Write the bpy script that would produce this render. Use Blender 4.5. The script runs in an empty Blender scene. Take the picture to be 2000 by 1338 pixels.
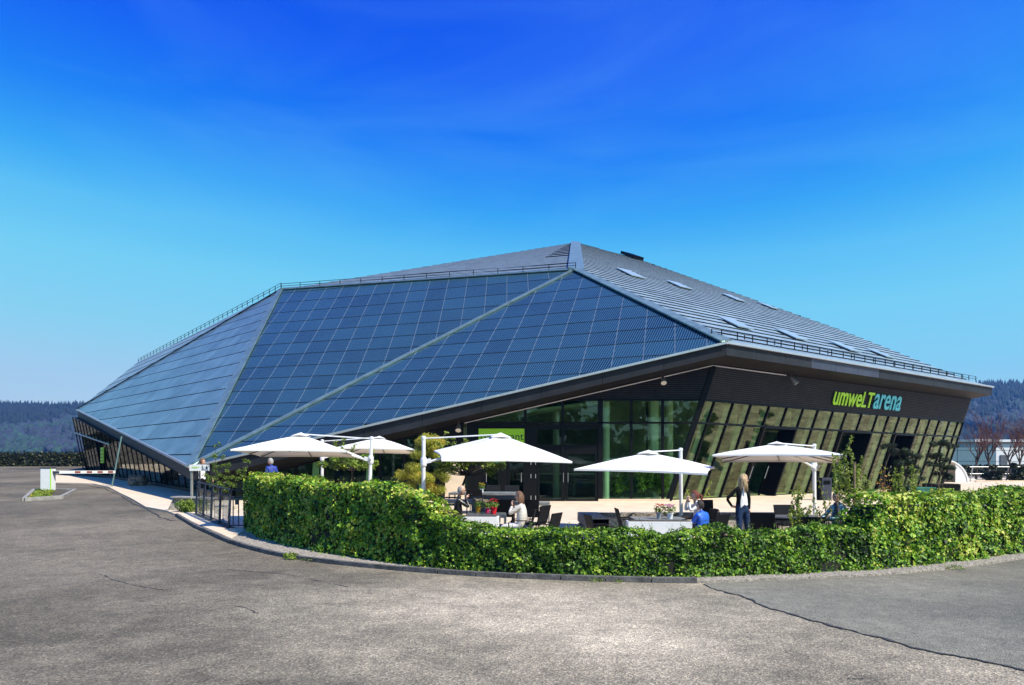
import bpy, bmesh, math, random
import numpy as np
from mathutils import Vector, Matrix, noise
from mathutils.geometry import delaunay_2d_cdt
random.seed(7); rng = np.random.default_rng(7)
SC = bpy.context.scene
COL = SC.collection
V3 = Vector
# ---------------------------------------------------------------- camera
F = 1400.0; HZ = 905.0; EYE = 2.1          # photograph's focal length and horizon in pixels, eye height
cam = bpy.data.cameras.new('camera'); co = bpy.data.objects.new('camera', cam); COL.objects.link(co)
co.location = (0, 0, EYE); co.rotation_euler = (math.radians(90), 0, 0)
cam.sensor_width = 36; cam.lens = 36 * F / 2000; cam.shift_y = (HZ - 669) / 2000
cam.clip_start = 0.1; cam.clip_end = 8000
SC.camera = co
# ---------------------------------------------------------------- light
SUN_AZ = math.radians(127); SUN_EL = math.radians(49)      # clockwise from +Y
sd = V3((math.sin(SUN_AZ) * math.cos(SUN_EL), math.cos(SUN_AZ) * math.cos(SUN_EL), math.sin(SUN_EL)))
sl = bpy.data.lights.new('sun', 'SUN'); sl.energy = 5.0; sl.angle = math.radians(0.5); sl.color = (1.0, 0.94, 0.82)
so = bpy.data.objects.new('sun', sl); COL.objects.link(so); so.rotation_euler = (-sd).to_track_quat('-Z', 'Y').to_euler()
w = bpy.data.worlds.new('World'); SC.world = w; w.use_nodes = True
nt = w.node_tree; nd = nt.nodes; lk = nt.links
bg = nd['Background']; sky = nd.new('ShaderNodeTexSky'); sky.sky_type = 'NISHITA'; sky.sun_disc = False
sky.sun_elevation = SUN_EL; sky.sun_rotation = SUN_AZ; sky.air_density = 1.0; sky.dust_density = 0.3; sky.ozone_density = 3.0; sky.altitude = 400
# the photograph's strong grading of the sky: Nishita's brightness picks the graded colour
sx = nd.new('ShaderNodeSeparateColor'); ml = nd.new('ShaderNodeMath'); ml.operation = 'MULTIPLY'; ml.inputs[1].default_value = 0.1
gr = nd.new('ShaderNodeValToRGB'); cr = gr.color_ramp
ST = [(.06, (.03, .07, .16)), (.10, (.01, .055, .38)), (.13, (.001, .055, .76)), (.165, (.003, .11, .90)), (.20, (.010, .23, .93)), (.235, (.04, .40, .94)), (.27, (.11, .56, .94)), (.33, (.20, .69, .94)), (.45, (.31, .75, .93)), (.60, (.50, .78, .92)), (.80, (.62, .80, .90))]
while len(cr.elements) < len(ST): cr.elements.new(0.5)
for e, (p, c) in zip(cr.elements, ST): e.position = p; e.color = (*c, 1)
gain = nd.new('ShaderNodeVectorMath'); gain.operation = 'SCALE'; gain.inputs['Scale'].default_value = 10 / 2 ** 0.45
tc = nd.new('ShaderNodeTexCoord'); mp = nd.new('ShaderNodeMapping'); mp.inputs['Scale'].default_value = (1.2, 1.6, 5.5); mp.inputs['Rotation'].default_value = (0.25, 0.1, 0.3)
n1 = nd.new('ShaderNodeTexNoise'); n1.inputs['Scale'].default_value = 1.7; n1.inputs['Detail'].default_value = 6; n1.inputs['Roughness'].default_value = 0.55
n1.inputs['Distortion'].default_value = 0.6
rp = nd.new('ShaderNodeValToRGB'); rp.color_ramp.elements[0].position = 0.47; rp.color_ramp.elements[0].color = (0, 0, 0, 1)
rp.color_ramp.elements[1].position = 0.9; rp.color_ramp.elements[1].color = (0.20, 0.20, 0.20, 1)
mx = nd.new('ShaderNodeMix'); mx.data_type = 'RGBA'; mx.inputs['B'].default_value = (1.9, 5.0, 7.7, 1)
lk.new(sky.outputs[0], sx.inputs[0]); lk.new(sx.outputs[1], ml.inputs[0]); lk.new(ml.outputs[0], gr.inputs[0]); lk.new(gr.outputs[0], gain.inputs[0]); lk.new(gain.outputs[0], mx.inputs['A'])
lk.new(tc.outputs['Generated'], mp.inputs[0]); lk.new(mp.outputs[0], n1.inputs[0]); lk.new(n1.outputs[0], rp.inputs[0]); lk.new(rp.outputs[0], mx.inputs['Factor'])
lk.new(mx.outputs['Result'], bg.inputs[0]); bg.inputs[1].default_value = 0.10
vs = SC.view_settings; vs.view_transform = 'Standard'; vs.look = 'None'; vs.exposure = 0.45; vs.gamma = 1.0; vs.use_curve_mapping = False
SC.cycles.use_denoising = True; SC.cycles.max_bounces = 8; SC.cycles.transparent_max_bounces = 12; SC.cycles.volume_bounces = 0
SC.cycles.caustics_reflective = False; SC.cycles.caustics_refractive = False
# ---------------------------------------------------------------- helpers: materials
def mat(name, col, rough=0.6, metal=0.0, var=0.12, scale=6.0, bump=0.0, spec=0.5, col2=None, detail=4, coords='Object', bscale=None, stretch=None, rnd=0.0):
    m = bpy.data.materials.new(name); m.use_nodes = True; t = m.node_tree; b = t.nodes['Principled BSDF']
    b.inputs['Roughness'].default_value = rough; b.inputs['Metallic'].default_value = metal
    b.inputs['Specular IOR Level'].default_value = spec
    c2 = col2 or tuple(max(0.0, c * (1 - 2.2 * var)) for c in col); c1 = tuple(min(1.0, c * (1 + var)) for c in col)
    tcn = t.nodes.new('ShaderNodeTexCoord'); src = tcn.outputs[coords]
    if stretch:
        mpn = t.nodes.new('ShaderNodeMapping'); mpn.inputs['Scale'].default_value = stretch; t.links.new(src, mpn.inputs[0]); src = mpn.outputs[0]
    nn = t.nodes.new('ShaderNodeTexNoise'); nn.inputs['Scale'].default_value = scale; nn.inputs['Detail'].default_value = detail; nn.inputs['Roughness'].default_value = 0.65
    t.links.new(src, nn.inputs['Vector'])
    r = t.nodes.new('ShaderNodeValToRGB'); r.color_ramp.elements[0].position = 0.3; r.color_ramp.elements[1].position = 0.7
    r.color_ramp.elements[0].color = (*c2, 1); r.color_ramp.elements[1].color = (*c1, 1)
    t.links.new(nn.outputs[0], r.inputs[0]); t.links.new(r.outputs[0], b.inputs['Base Color'])
    if rnd:
        oi = t.nodes.new('ShaderNodeObjectInfo'); mr = t.nodes.new('ShaderNodeMapRange'); mr.inputs['To Min'].default_value = 1 - rnd; mr.inputs['To Max'].default_value = 1 + rnd
        vm = t.nodes.new('ShaderNodeVectorMath'); vm.operation = 'SCALE'; t.links.new(oi.outputs['Random'], mr.inputs['Value']); t.links.new(r.outputs[0], vm.inputs[0]); t.links.new(mr.outputs[0], vm.inputs['Scale']); t.links.new(vm.outputs[0], b.inputs['Base Color'])
    if bump:
        n2 = t.nodes.new('ShaderNodeTexNoise'); n2.inputs['Scale'].default_value = bscale or scale * 6; n2.inputs['Detail'].default_value = 5
        t.links.new(src, n2.inputs['Vector'])
        bp = t.nodes.new('ShaderNodeBump'); bp.inputs['Strength'].default_value = bump; bp.inputs['Distance'].default_value = 0.02
        t.links.new(n2.outputs[0], bp.inputs['Height']); t.links.new(bp.outputs[0], b.inputs['Normal'])
    return m
def leafmat(name, stops, trans=0.25, rough=0.5):
    """colour from the per-leaf attribute 'tint' through a ramp"""
    m = bpy.data.materials.new(name); m.use_nodes = True; t = m.node_tree; b = t.nodes['Principled BSDF']; out = t.nodes['Material Output']
    a = t.nodes.new('ShaderNodeAttribute'); a.attribute_name = 'tint'
    r = t.nodes.new('ShaderNodeValToRGB'); cr = r.color_ramp
    while len(cr.elements) < len(stops): cr.elements.new(0.5)
    for e, (p, c) in zip(cr.elements, stops): e.position = p; e.color = (*c, 1)
    t.links.new(a.outputs['Fac'], r.inputs[0]); t.links.new(r.outputs[0], b.inputs['Base Color']); b.inputs['Roughness'].default_value = rough
    b.inputs['Specular IOR Level'].default_value = 0.35
    tr = t.nodes.new('ShaderNodeBsdfTranslucent'); t.links.new(r.outputs[0], tr.inputs[0])
    mxs = t.nodes.new('ShaderNodeMixShader'); mxs.inputs[0].default_value = trans
    t.links.new(b.outputs[0], mxs.inputs[1]); t.links.new(tr.outputs[0], mxs.inputs[2]); t.links.new(mxs.outputs[0], out.inputs['Surface'])
    return m
def glassmat(name, tint, refl=.05, rough=0.01, dirt=0.0, floor=0.0, gc=(0.95, 1.0, 0.97)):
    m = bpy.data.materials.new(name); m.use_nodes = True; t = m.node_tree; out = t.nodes['Material Output']; t.nodes.remove(t.nodes['Principled BSDF'])
    tr = t.nodes.new('ShaderNodeBsdfTransparent'); tr.inputs[0].default_value = (*tint, 1)
    gl = t.nodes.new('ShaderNodeBsdfGlossy'); gl.inputs['Roughness'].default_value = rough; gl.inputs[0].default_value = (*gc, 1)
    lw = t.nodes.new('ShaderNodeLayerWeight'); lw.inputs[0].default_value = .5
    pw = t.nodes.new('ShaderNodeMath'); pw.operation = 'POWER'; pw.inputs[1].default_value = 4.5; t.links.new(lw.outputs['Facing'], pw.inputs[0])
    ma = t.nodes.new('ShaderNodeMath'); ma.operation = 'MULTIPLY_ADD'; ma.inputs[1].default_value = .9 - refl; ma.inputs[2].default_value = refl; t.links.new(pw.outputs[0], ma.inputs[0]); fac = ma.outputs[0]
    tcn = t.nodes.new('ShaderNodeTexCoord'); nn = t.nodes.new('ShaderNodeTexNoise'); nn.inputs['Scale'].default_value = 0.5
    bp = t.nodes.new('ShaderNodeBump'); bp.inputs['Strength'].default_value = 0.05; bp.inputs['Distance'].default_value = 0.1
    t.links.new(tcn.outputs['Object'], nn.inputs['Vector']); t.links.new(nn.outputs[0], bp.inputs['Height']); t.links.new(bp.outputs[0], gl.inputs['Normal'])
    mxs = t.nodes.new('ShaderNodeMixShader'); t.links.new(fac, mxs.inputs[0]); t.links.new(tr.outputs[0], mxs.inputs[1]); t.links.new(gl.outputs[0], mxs.inputs[2])
    t.links.new(mxs.outputs[0], out.inputs['Surface'])
    # streaks of the mirrored paving, painted into the gloss colour
    ms = t.nodes.new('ShaderNodeMapping'); ms.inputs['Rotation'].default_value = (.3, .5, .2); ms.inputs['Scale'].default_value = (.9, .9, 5.0); t.links.new(tcn.outputs['Object'], ms.inputs[0])
    ns = t.nodes.new('ShaderNodeTexNoise'); ns.inputs['Scale'].default_value = 1.3; ns.inputs['Detail'].default_value = 6; ns.inputs['Distortion'].default_value = .8; t.links.new(ms.outputs[0], ns.inputs['Vector'])
    rs = t.nodes.new('ShaderNodeValToRGB'); rs.color_ramp.elements[0].position = .32; rs.color_ramp.elements[0].color = tuple(c * .35 for c in gc) + (1,); rs.color_ramp.elements[1].position = .68; rs.color_ramp.elements[1].color = tuple(min(1, c * 1.1) for c in gc) + (1,)
    t.links.new(ns.outputs[0], rs.inputs[0]); t.links.new(rs.outputs[0], gl.inputs[0])
    return m
# ---------------------------------------------------------------- helpers: objects
ORG = {}
def props(o, label=None, cat=None, group=None, kind=None):
    if label: o['label'] = label
    if cat: o['category'] = cat
    if group: o['group'] = group
    if kind: o['kind'] = kind
    return o
def thing(name, label, cat, loc=(0, 0, 0), rz=0.0, group=None, local=False):
    o = bpy.data.objects.new(name, None); o.empty_display_size = 0.3; COL.objects.link(o)
    o.location = loc; o.rotation_euler = (0, 0, rz); ORG[o.name] = V3((0, 0, 0)) if local else V3(loc)
    return props(o, label, cat, group)
def new_obj(name, me, mats, parent=None, smooth=False):
    for m in (mats if isinstance(mats, (list, tuple)) else [mats]): me.materials.append(m)
    if smooth: me.polygons.foreach_set('use_smooth', [True] * len(me.polygons))
    o = bpy.data.objects.new(name, me); COL.objects.link(o)
    if parent is not None:
        o.parent = parent; ORG[o.name] = ORG[parent.name]
    return o
class MB:
    def __init__(s): s.v = []; s.f = []; s.m = []; s.mi = 0
    def add(s, vs, fs):
        n = len(s.v); s.v += [tuple(v) for v in vs]; s.f += [tuple(i + n for i in f) for f in fs]; s.m += [s.mi] * len(fs); return s
    def box(s, c, size, rz=0.0, taper=1.0, M=None):
        a, b, h = size[0] / 2, size[1] / 2, size[2] / 2; vs = []
        for z, k in ((-h, 1.0), (h, taper)):
            for x, y in ((-a, -b), (a, -b), (a, b), (-a, b)): vs.append(V3((x * k, y * k, z)))
        R = M or Matrix.Rotation(rz, 3, 'Z')
        vs = [R @ v + V3(c) for v in vs]
        return s.add(vs, [(3, 2, 1, 0), (4, 5, 6, 7), (0, 1, 5, 4), (1, 2, 6, 5), (2, 3, 7, 6), (3, 0, 4, 7)])
    def bar(s, p, q, wd, ht, up=(0, 0, 1)):
        p = V3(p); q = V3(q); d = (q - p).normalized(); x = d.cross(V3(up))
        if x.length < 1e-4: x = d.cross(V3((0, 1, 0)))
        x.normalize(); y = x.cross(d); vs = []
        for c in (p, q):
            for a, b in ((-1, -1), (1, -1), (1, 1), (-1, 1)): vs.append(c + x * a * wd / 2 + y * b * ht / 2)
        return s.add(vs, [(3, 2, 1, 0), (4, 5, 6, 7), (0, 1, 5, 4), (1, 2, 6, 5), (2, 3, 7, 6), (3, 0, 4, 7)])
    def tube(s, pts, rad, n=8, cap=True):
        pts = [V3(p) for p in pts]; rad = rad if isinstance(rad, (list, tuple)) else [rad] * len(pts); base = len(s.v); ref = None
        for i, p in enumerate(pts):
            d = (pts[min(i + 1, len(pts) - 1)] - pts[max(i - 1, 0)]).normalized()
            if ref is None: ref = d.orthogonal().normalized()
            ref = (ref - d * ref.dot(d)); ref = ref.normalized() if ref.length > 1e-5 else d.orthogonal().normalized()
            b = d.cross(ref)
            for k in range(n):
                a = 2 * math.pi * k / n; s.v.append(tuple(p + (ref * math.cos(a) + b * math.sin(a)) * rad[i]))
        for i in range(len(pts) - 1):
            for k in range(n):
                k2 = (k + 1) % n; s.f.append((base + i * n + k, base + i * n + k2, base + (i + 1) * n + k2, base + (i + 1) * n + k)); s.m.append(s.mi)
        if cap:
            s.f.append(tuple(base + k for k in reversed(range(n)))); s.f.append(tuple(base + (len(pts) - 1) * n + k for k in range(n))); s.m += [s.mi] * 2
        return s
    def lathe(s, c, prof, n=14):
        base = len(s.v); c = V3(c)
        for r, z in prof:
            for k in range(n):
                a = 2 * math.pi * k / n; s.v.append((c.x + r * math.cos(a), c.y + r * math.sin(a), c.z + z))
        for i in range(len(prof) - 1):
            for k in range(n):
                k2 = (k + 1) % n; s.f.append((base + i * n + k, base + i * n + k2, base + (i + 1) * n + k2, base + (i + 1) * n + k)); s.m.append(s.mi)
        s.f.append(tuple(base + k for k in reversed(range(n)))); s.f.append(tuple(base + (len(prof) - 1) * n + k for k in range(n))); s.m += [s.mi] * 2
        return s
    def prism(s, poly, off):
        n = len(poly); off = V3(off); a = [V3(p) for p in poly]; b = [p + off for p in a]
        return s.add(a + b, [tuple(range(n))[::-1], tuple(range(n, 2 * n))] + [(i, (i + 1) % n, n + (i + 1) % n, n + i) for i in range(n)])
    def ball(s, c, r, seed=0, amp=0.15, sub=2, fr=1.5):
        bm = bmesh.new(); bmesh.ops.create_icosphere(bm, subdivisions=sub, radius=1.0)
        r = r if isinstance(r, (tuple, list)) else (r, r, r); vs = []
        for v in bm.verts:
            k = 1 + amp * noise.noise(v.co * fr + V3((seed * 3.1, seed * 1.7, seed)))
            vs.append((c[0] + v.co.x * r[0] * k, c[1] + v.co.y * r[1] * k, c[2] + v.co.z * r[2] * k))
        fs = [tuple(v.index for v in f.verts) for f in bm.faces]; bm.free(); return s.add(vs, fs)
    def build(s, name, mats, parent=None, smooth=False, bevel=0.0):
        off = ORG[parent.name] if parent is not None else V3((0, 0, 0))
        me = bpy.data.meshes.new(name); me.from_pydata([(v[0] - off.x, v[1] - off.y, v[2] - off.z) for v in s.v], [], s.f); me.update()
        if len(set(s.m)) > 1 or (isinstance(mats, (list, tuple)) and len(mats) > 1): me.polygons.foreach_set('material_index', s.m)
        o = new_obj(name, me, mats, parent, smooth)
        if len(me.polygons) < 4000:
            bm = bmesh.new(); bm.from_mesh(me); bmesh.ops.recalc_face_normals(bm, faces=bm.faces[:]); bm.to_mesh(me); bm.free()
        if bevel:
            bm = bmesh.new(); bm.from_mesh(me); bmesh.ops.bevel(bm, geom=bm.edges[:], offset=bevel, segments=2, affect='EDGES', profile=0.6); bm.to_mesh(me); bm.free()
        return o
def kids(o): return [c for c in bpy.data.objects if c.parent is o]
def copy_tree(o, kidmap, parent=None):
    c = o.copy(); COL.objects.link(c); c.parent = parent
    for ch in kidmap.get(o.name, []): copy_tree(ch, kidmap, c)
    return c
def kidmap_of(root):
    mp_ = {}
    st = [root]
    while st:
        o = st.pop(); ks = list(o.children); mp_[o.name] = ks; st += ks
    return mp_
def tri_soup(name, verts, faces, tint, mat_, parent=None, smooth=False):
    """numpy mesh with a per-face 'tint'"""
    off = ORG[parent.name] if parent is not None else V3((0, 0, 0))
    me = bpy.data.meshes.new(name); verts = np.asarray(verts, dtype=np.float32) - np.array(off, dtype=np.float32); faces = np.asarray(faces, dtype=np.int32)
    me.vertices.add(len(verts)); me.vertices.foreach_set('co', verts.ravel())
    k = faces.shape[1]; me.loops.add(faces.size); me.loops.foreach_set('vertex_index', faces.ravel())
    me.polygons.add(len(faces)); me.polygons.foreach_set('loop_start', np.arange(0, faces.size, k, dtype=np.int32))
    try: me.polygons.foreach_set('loop_total', np.full(len(faces), k, dtype=np.int32))
    except Exception: pass
    if tint is not None:
        at = me.attributes.new('tint', 'FLOAT', 'FACE'); at.data.foreach_set('value', np.asarray(tint, dtype=np.float32))
    me.update(); me.validate()
    return new_obj(name, me, mat_, parent, smooth)
def leaves_np(pos, nrm, size, jitter=0.7, shape='ivy', aspect=1.0, droop=0.0):
    """pos (n,3), nrm (n,3), size (n,) -> verts, faces of folded leaves"""
    n = len(pos); nr = nrm + rng.normal(0, jitter, (n, 3)); nr /= np.linalg.norm(nr, axis=1)[:, None] + 1e-9
    u = rng.normal(0, 1, (n, 3)); u[:, 2] -= droop; u -= nr * (u * nr).sum(1)[:, None]; u /= np.linalg.norm(u, axis=1)[:, None] + 1e-9
    v = np.cross(nr, u)
    if shape == 'ivy':
        P = np.array([[0, 0, 0], [.35, .5, .12], [.62, .22, .05], [1, 0, -.06], [.62, -.22, .05], [.35, -.5, .12], [-.12, -.28, .02], [-.12, .28, .02]])
        T = np.array([[0, 2, 1], [0, 3, 2], [0, 4, 3], [0, 5, 4], [0, 6, 5], [0, 1, 7]])
    elif shape == 'oval':
        P = np.array([[0, 0, 0], [.5, .28, .08], [1, 0, -.04], [.5, -.28, .08]]); T = np.array([[0, 2, 1], [0, 3, 2]])
    else:
        P = np.array([[0, .04, 0], [0, -.04, 0], [1, 0, 0]]); T = np.array([[0, 1, 2]])
    P = P * np.array([1, aspect, 1])
    k = len(P); s = size[:, None, None]
    vs = pos[:, None, :] + s * (u[:, None, :] * P[None, :, 0:1] + v[:, None, :] * P[None, :, 1:2] + nr[:, None, :] * P[None, :, 2:3])
    fs = T[None] + (np.arange(n) * k)[:, None, None]
    return vs.reshape(-1, 3), fs.reshape(-1, 3), len(T)
# ---------------------------------------------------------------- the lie of the land
def gz(x, y):
    z = 0.03 * max(0.0, y - 15.0)
    lev = min(z, 0.457)
    if x > -2: return lev
    if y > 78: z = 0.03 * 63
    if x < -8: return z
    k = (x + 8) / 6.0; return z * (1 - k) + lev * k
def at(px, py, Y): return V3(((px - 1000) / F * Y, Y, EYE + (HZ - py) / F * Y))
def gp(px, py):
    lo, hi = 3.0, 200.0
    for _ in range(50):
        m_ = (lo + hi) / 2; x = (px - 1000) / F * m_
        if HZ + F * (EYE - gz(x, m_)) / m_ > py: lo = m_
        else: hi = m_
    return V3(((px - 1000) / F * lo, lo, gz((px - 1000) / F * lo, lo)))
def inside(x, y, poly):
    c = False; j = len(poly) - 1
    for i in range(len(poly)):
        if (poly[i][1] > y) != (poly[j][1] > y) and x < (poly[j][0] - poly[i][0]) * (y - poly[i][1]) / (poly[j][1] - poly[i][1]) + poly[i][0]: c = not c
        j = i
    return c
def sheet(name, poly, m_, off, step=1.0, skirt=0.0, parent=None, kind='structure', zf=None, jit=0.0):
    zf = zf or gz; poly = [(p[0], p[1]) for p in poly]; pts = list(poly); xs = [p[0] for p in poly]; ys = [p[1] for p in poly]
    if step:
        x = min(xs)
        while x < max(xs):
            y = min(ys)
            while y < max(ys):
                if inside(x, y, poly): pts.append((x + .013, y + .017))
                y += step
            x += step
    n = len(poly); r = delaunay_2d_cdt([V3(p) for p in pts], [(i, (i + 1) % n) for i in range(n)], [list(range(n))], 1, 1e-5)
    vs = [(v.x, v.y, zf(v.x, v.y) + off + (random.uniform(0, jit))) for v in r[0]]; fs = [tuple(f) for f in r[2]]
    if skirt:
        b = len(vs)
        for p in poly: vs.append((p[0], p[1], zf(*p) + off)); 
        for p in poly: vs.append((p[0], p[1], zf(*p) + off - skirt))
        fs += [(b + i, b + (i + 1) % n, b + n + (i + 1) % n, b + n + i) for i in range(n)]
    mb = MB(); mb.add(vs, fs); o = mb.build(name, m_, parent)
    bm = bmesh.new(); bm.from_mesh(o.data)
    for f in bm.faces:
        if abs(f.normal.z) > .5 and f.normal.z < 0: f.normal_flip()
    bm.to_mesh(o.data); bm.free()
    if kind and parent is None: o['kind'] = kind
    return o
# ================================================================ MATERIALS
def asphalt(name, base, warm, fleck, scale=1.0, dark=0.55, vignette=1.0):
    m = bpy.data.materials.new(name); m.use_nodes = True; t = m.node_tree; b = t.nodes['Principled BSDF']; N = t.nodes.new; L = t.links.new
    g = N('ShaderNodeNewGeometry'); pos = g.outputs['Position']
    big = N('ShaderNodeTexNoise'); big.inputs['Scale'].default_value = 0.17; big.inputs['Detail'].default_value = 5; big.inputs['Roughness'].default_value = .55
    mpn = N('ShaderNodeMapping'); mpn.inputs['Scale'].default_value = (0.8, 1.0, 1); L(pos, mpn.inputs[0]); L(mpn.outputs[0], big.inputs['Vector'])
    r1 = N('ShaderNodeValToRGB'); r1.color_ramp.elements[0].position = .34; r1.color_ramp.elements[1].position = .62
    r1.color_ramp.elements[0].color = (*[c * dark for c in base], 1); r1.color_ramp.elements[1].color = (*warm, 1); L(big.outputs[0], r1.inputs[0])
    med = N('ShaderNodeTexNoise'); med.inputs['Scale'].default_value = 3.0 * scale; med.inputs['Detail'].default_value = 8; med.inputs['Roughness'].default_value = .75; L(pos, med.inputs['Vector'])
    r2 = N('ShaderNodeValToRGB'); r2.color_ramp.elements[0].position = .3; r2.color_ramp.elements[1].position = .72; r2.color_ramp.elements[0].color = (.62, .62, .62, 1); r2.color_ramp.elements[1].color = (1.25, 1.23, 1.2, 1); L(med.outputs[0], r2.inputs[0])
    m1 = N('ShaderNodeMix'); m1.data_type = 'RGBA'; m1.blend_type = 'MULTIPLY'; m1.inputs[0].default_value = 1; L(r1.outputs[0], m1.inputs['A']); L(r2.outputs[0], m1.inputs['B'])
    vo = N('ShaderNodeTexVoronoi'); vo.inputs['Scale'].default_value = 62 * scale; L(pos, vo.inputs['Vector'])
    sep = N('ShaderNodeSeparateColor'); L(vo.outputs['Color'], sep.inputs[0])
    r3 = N('ShaderNodeValToRGB'); cr = r3.color_ramp; cr.elements[0].position = 0; cr.elements[0].color = (.45, .43, .41, 1); cr.elements[1].position = 1.0; cr.elements[1].color = (*fleck, 1)
    e = cr.elements.new(.35); e.color = (.85, .83, .82, 1); e = cr.elements.new(.8); e.color = (1.1, 1.08, 1.05, 1); L(sep.outputs[0], r3.inputs[0])
    m2 = N('ShaderNodeMix'); m2.data_type = 'RGBA'; m2.blend_type = 'MULTIPLY'; m2.inputs[0].default_value = .85; L(m1.outputs['Result'], m2.inputs['A']); L(r3.outputs[0], m2.inputs['B'])
    # vignette painted into the colour: pale before the terrace, darkening outward with noise
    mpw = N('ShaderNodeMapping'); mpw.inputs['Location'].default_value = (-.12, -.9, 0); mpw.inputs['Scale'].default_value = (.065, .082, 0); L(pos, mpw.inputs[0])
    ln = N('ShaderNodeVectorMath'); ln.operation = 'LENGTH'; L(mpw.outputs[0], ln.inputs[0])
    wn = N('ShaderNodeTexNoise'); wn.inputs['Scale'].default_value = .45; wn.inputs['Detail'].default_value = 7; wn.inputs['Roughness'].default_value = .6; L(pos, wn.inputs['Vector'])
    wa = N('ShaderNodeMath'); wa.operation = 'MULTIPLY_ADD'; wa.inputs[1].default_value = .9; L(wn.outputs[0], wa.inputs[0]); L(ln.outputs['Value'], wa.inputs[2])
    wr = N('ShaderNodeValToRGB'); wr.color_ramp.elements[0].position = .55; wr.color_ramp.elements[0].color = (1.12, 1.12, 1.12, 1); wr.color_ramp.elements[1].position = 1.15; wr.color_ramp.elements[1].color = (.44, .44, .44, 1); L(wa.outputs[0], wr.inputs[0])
    m3 = N('ShaderNodeMix'); m3.data_type = 'RGBA'; m3.blend_type = 'MULTIPLY'; m3.inputs[0].default_value = vignette; L(m2.outputs['Result'], m3.inputs['A']); L(wr.outputs[0], m3.inputs['B'])
    L(m3.outputs['Result'], b.inputs['Base Color']); b.inputs['Roughness'].default_value = .85; b.inputs['Specular IOR Level'].default_value = .25
    bp = N('ShaderNodeBump'); bp.inputs['Strength'].default_value = .8; bp.inputs['Distance'].default_value = .012; L(vo.outputs['Distance'], bp.inputs['Height'])
    bp2 = N('ShaderNodeBump'); bp2.inputs['Strength'].default_value = .5; bp2.inputs['Distance'].default_value = .03; L(med.outputs[0], bp2.inputs['Height']); L(bp.outputs[0], bp2.inputs['Normal'])
    L(bp2.outputs[0], b.inputs['Normal']); return m
M = {}
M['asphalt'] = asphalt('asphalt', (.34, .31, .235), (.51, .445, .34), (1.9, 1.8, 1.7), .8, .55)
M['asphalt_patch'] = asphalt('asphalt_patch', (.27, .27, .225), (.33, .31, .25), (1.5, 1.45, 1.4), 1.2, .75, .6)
M['tar'] = mat('tar', (.05, .048, .045), .8, var=.3, scale=5, coords='Object')
M['paving'] = mat('paving', (.74, .59, .43), .8, var=.08, scale=1.2, bump=.3, bscale=60, detail=8, coords='Object')
M['gravel'] = mat('gravel', (.42, .37, .31), .9, var=.35, scale=18, bump=1, bscale=60)
M['soil'] = mat('soil', (.10, .08, .055), .95, var=.3, scale=7, bump=1)
M['concrete'] = mat('concrete', (.33, .31, .29), .85, var=.2, scale=4, bump=.5)
M['dark_concrete'] = mat('dark_concrete', (.13, .125, .12), .85, var=.3, scale=5, bump=.6)
M['stone'] = mat('stone', (.34, .30, .25), .9, var=.4, scale=9, bump=1, bscale=25)
M['dark_stone'] = mat('dark_stone', (.40, .36, .30), .9, var=.35, scale=14, bump=1, bscale=30)
M['sand'] = mat('sand', (.60, .46, .32), .85, var=.18, scale=4)
M['rock'] = mat('rock', (.34, .25, .18), .95, var=.45, scale=10, bump=1, bscale=20)
M['fascia'] = mat('fascia', (.028, .030, .036), .5, .15, var=.12, scale=1.5)
M['fascia_b'] = mat('fascia_b', (.05, .055, .085), .45, .2, var=.12, scale=1.5)
M['drip'] = mat('drip_edge', (.62, .62, .62), .3, .7, var=.05)
M['flash'] = mat('flashing', (.24, .36, .33), .38, .55, var=.15, scale=2)
M['underlay'] = mat('underlay', (.02, .022, .026), .7, var=.1)
M['roof_panel'] = mat('roof_panel', (.19, .29, .32), .36, .3, var=.16, scale=.7, detail=6, rnd=.12)
M['roof_sheet'] = mat('roof_sheet', (.31, .41, .44), .40, .2, var=.14, scale=1.2, detail=6, rnd=.10)
M['roof_sheet2'] = mat('roof_sheet2', (.27, .35, .37), .42, .2, var=.14, scale=1.2, detail=6)
M['skylight'] = mat('skylight', (.38, .48, .50), .3, .2, var=.05)
M['joint'] = mat('joint_strip', (.18, .28, .33), .35, .5, var=.1)
M['black_metal'] = mat('black_metal', (.006, .0065, .008), .4, .2, var=.2)
M['frame'] = mat('window_frame', (.009, .010, .011), .38, .3, var=.1)
M['cladding'] = mat('cladding', (.034, .036, .041), .5, .4, var=.15, scale=2)
M['clad_dark'] = mat('cladding_gap', (.012, .012, .013), .7, var=.1)
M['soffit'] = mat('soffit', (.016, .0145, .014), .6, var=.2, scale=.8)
M['fin'] = mat('fin', (.60, .68, .56), .6, var=.06)
M['interior'] = mat('interior_floor', (.30, .28, .20), .5, var=.2, scale=1)
M['in_wall'] = mat('interior_wall', (.28, .32, .24), .7, var=.35, scale=.6)
M['column'] = mat('column', (.55, .58, .52), .6, var=.05)
M['glass'] = glassmat('glass', (.78, .93, .80), .06, gc=(.75, 1, .8))
M['glass_w'] = glassmat('glass_wing', (.78, .90, .73), .075, gc=(.95, .92, .66))
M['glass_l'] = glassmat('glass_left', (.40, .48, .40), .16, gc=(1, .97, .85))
M['glass_d'] = glassmat('glass_dark', (.55, .68, .60), .035)
M['white'] = mat('white_paint', (.78, .78, .78), .45, var=.03)
M['canopy'] = mat('canopy_cloth', (.82, .80, .77), .8, var=.03, scale=2)
M['rib'] = mat('rib', (.10, .10, .105), .5, var=.1)
M['silver'] = mat('silver', (.55, .55, .56), .35, .8, var=.1)
M['steel'] = mat('steel', (.42, .42, .40), .4, .7, var=.15)
M['rail'] = mat('railing_paint', (.045, .06, .085), .45, .3, var=.15)
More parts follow.
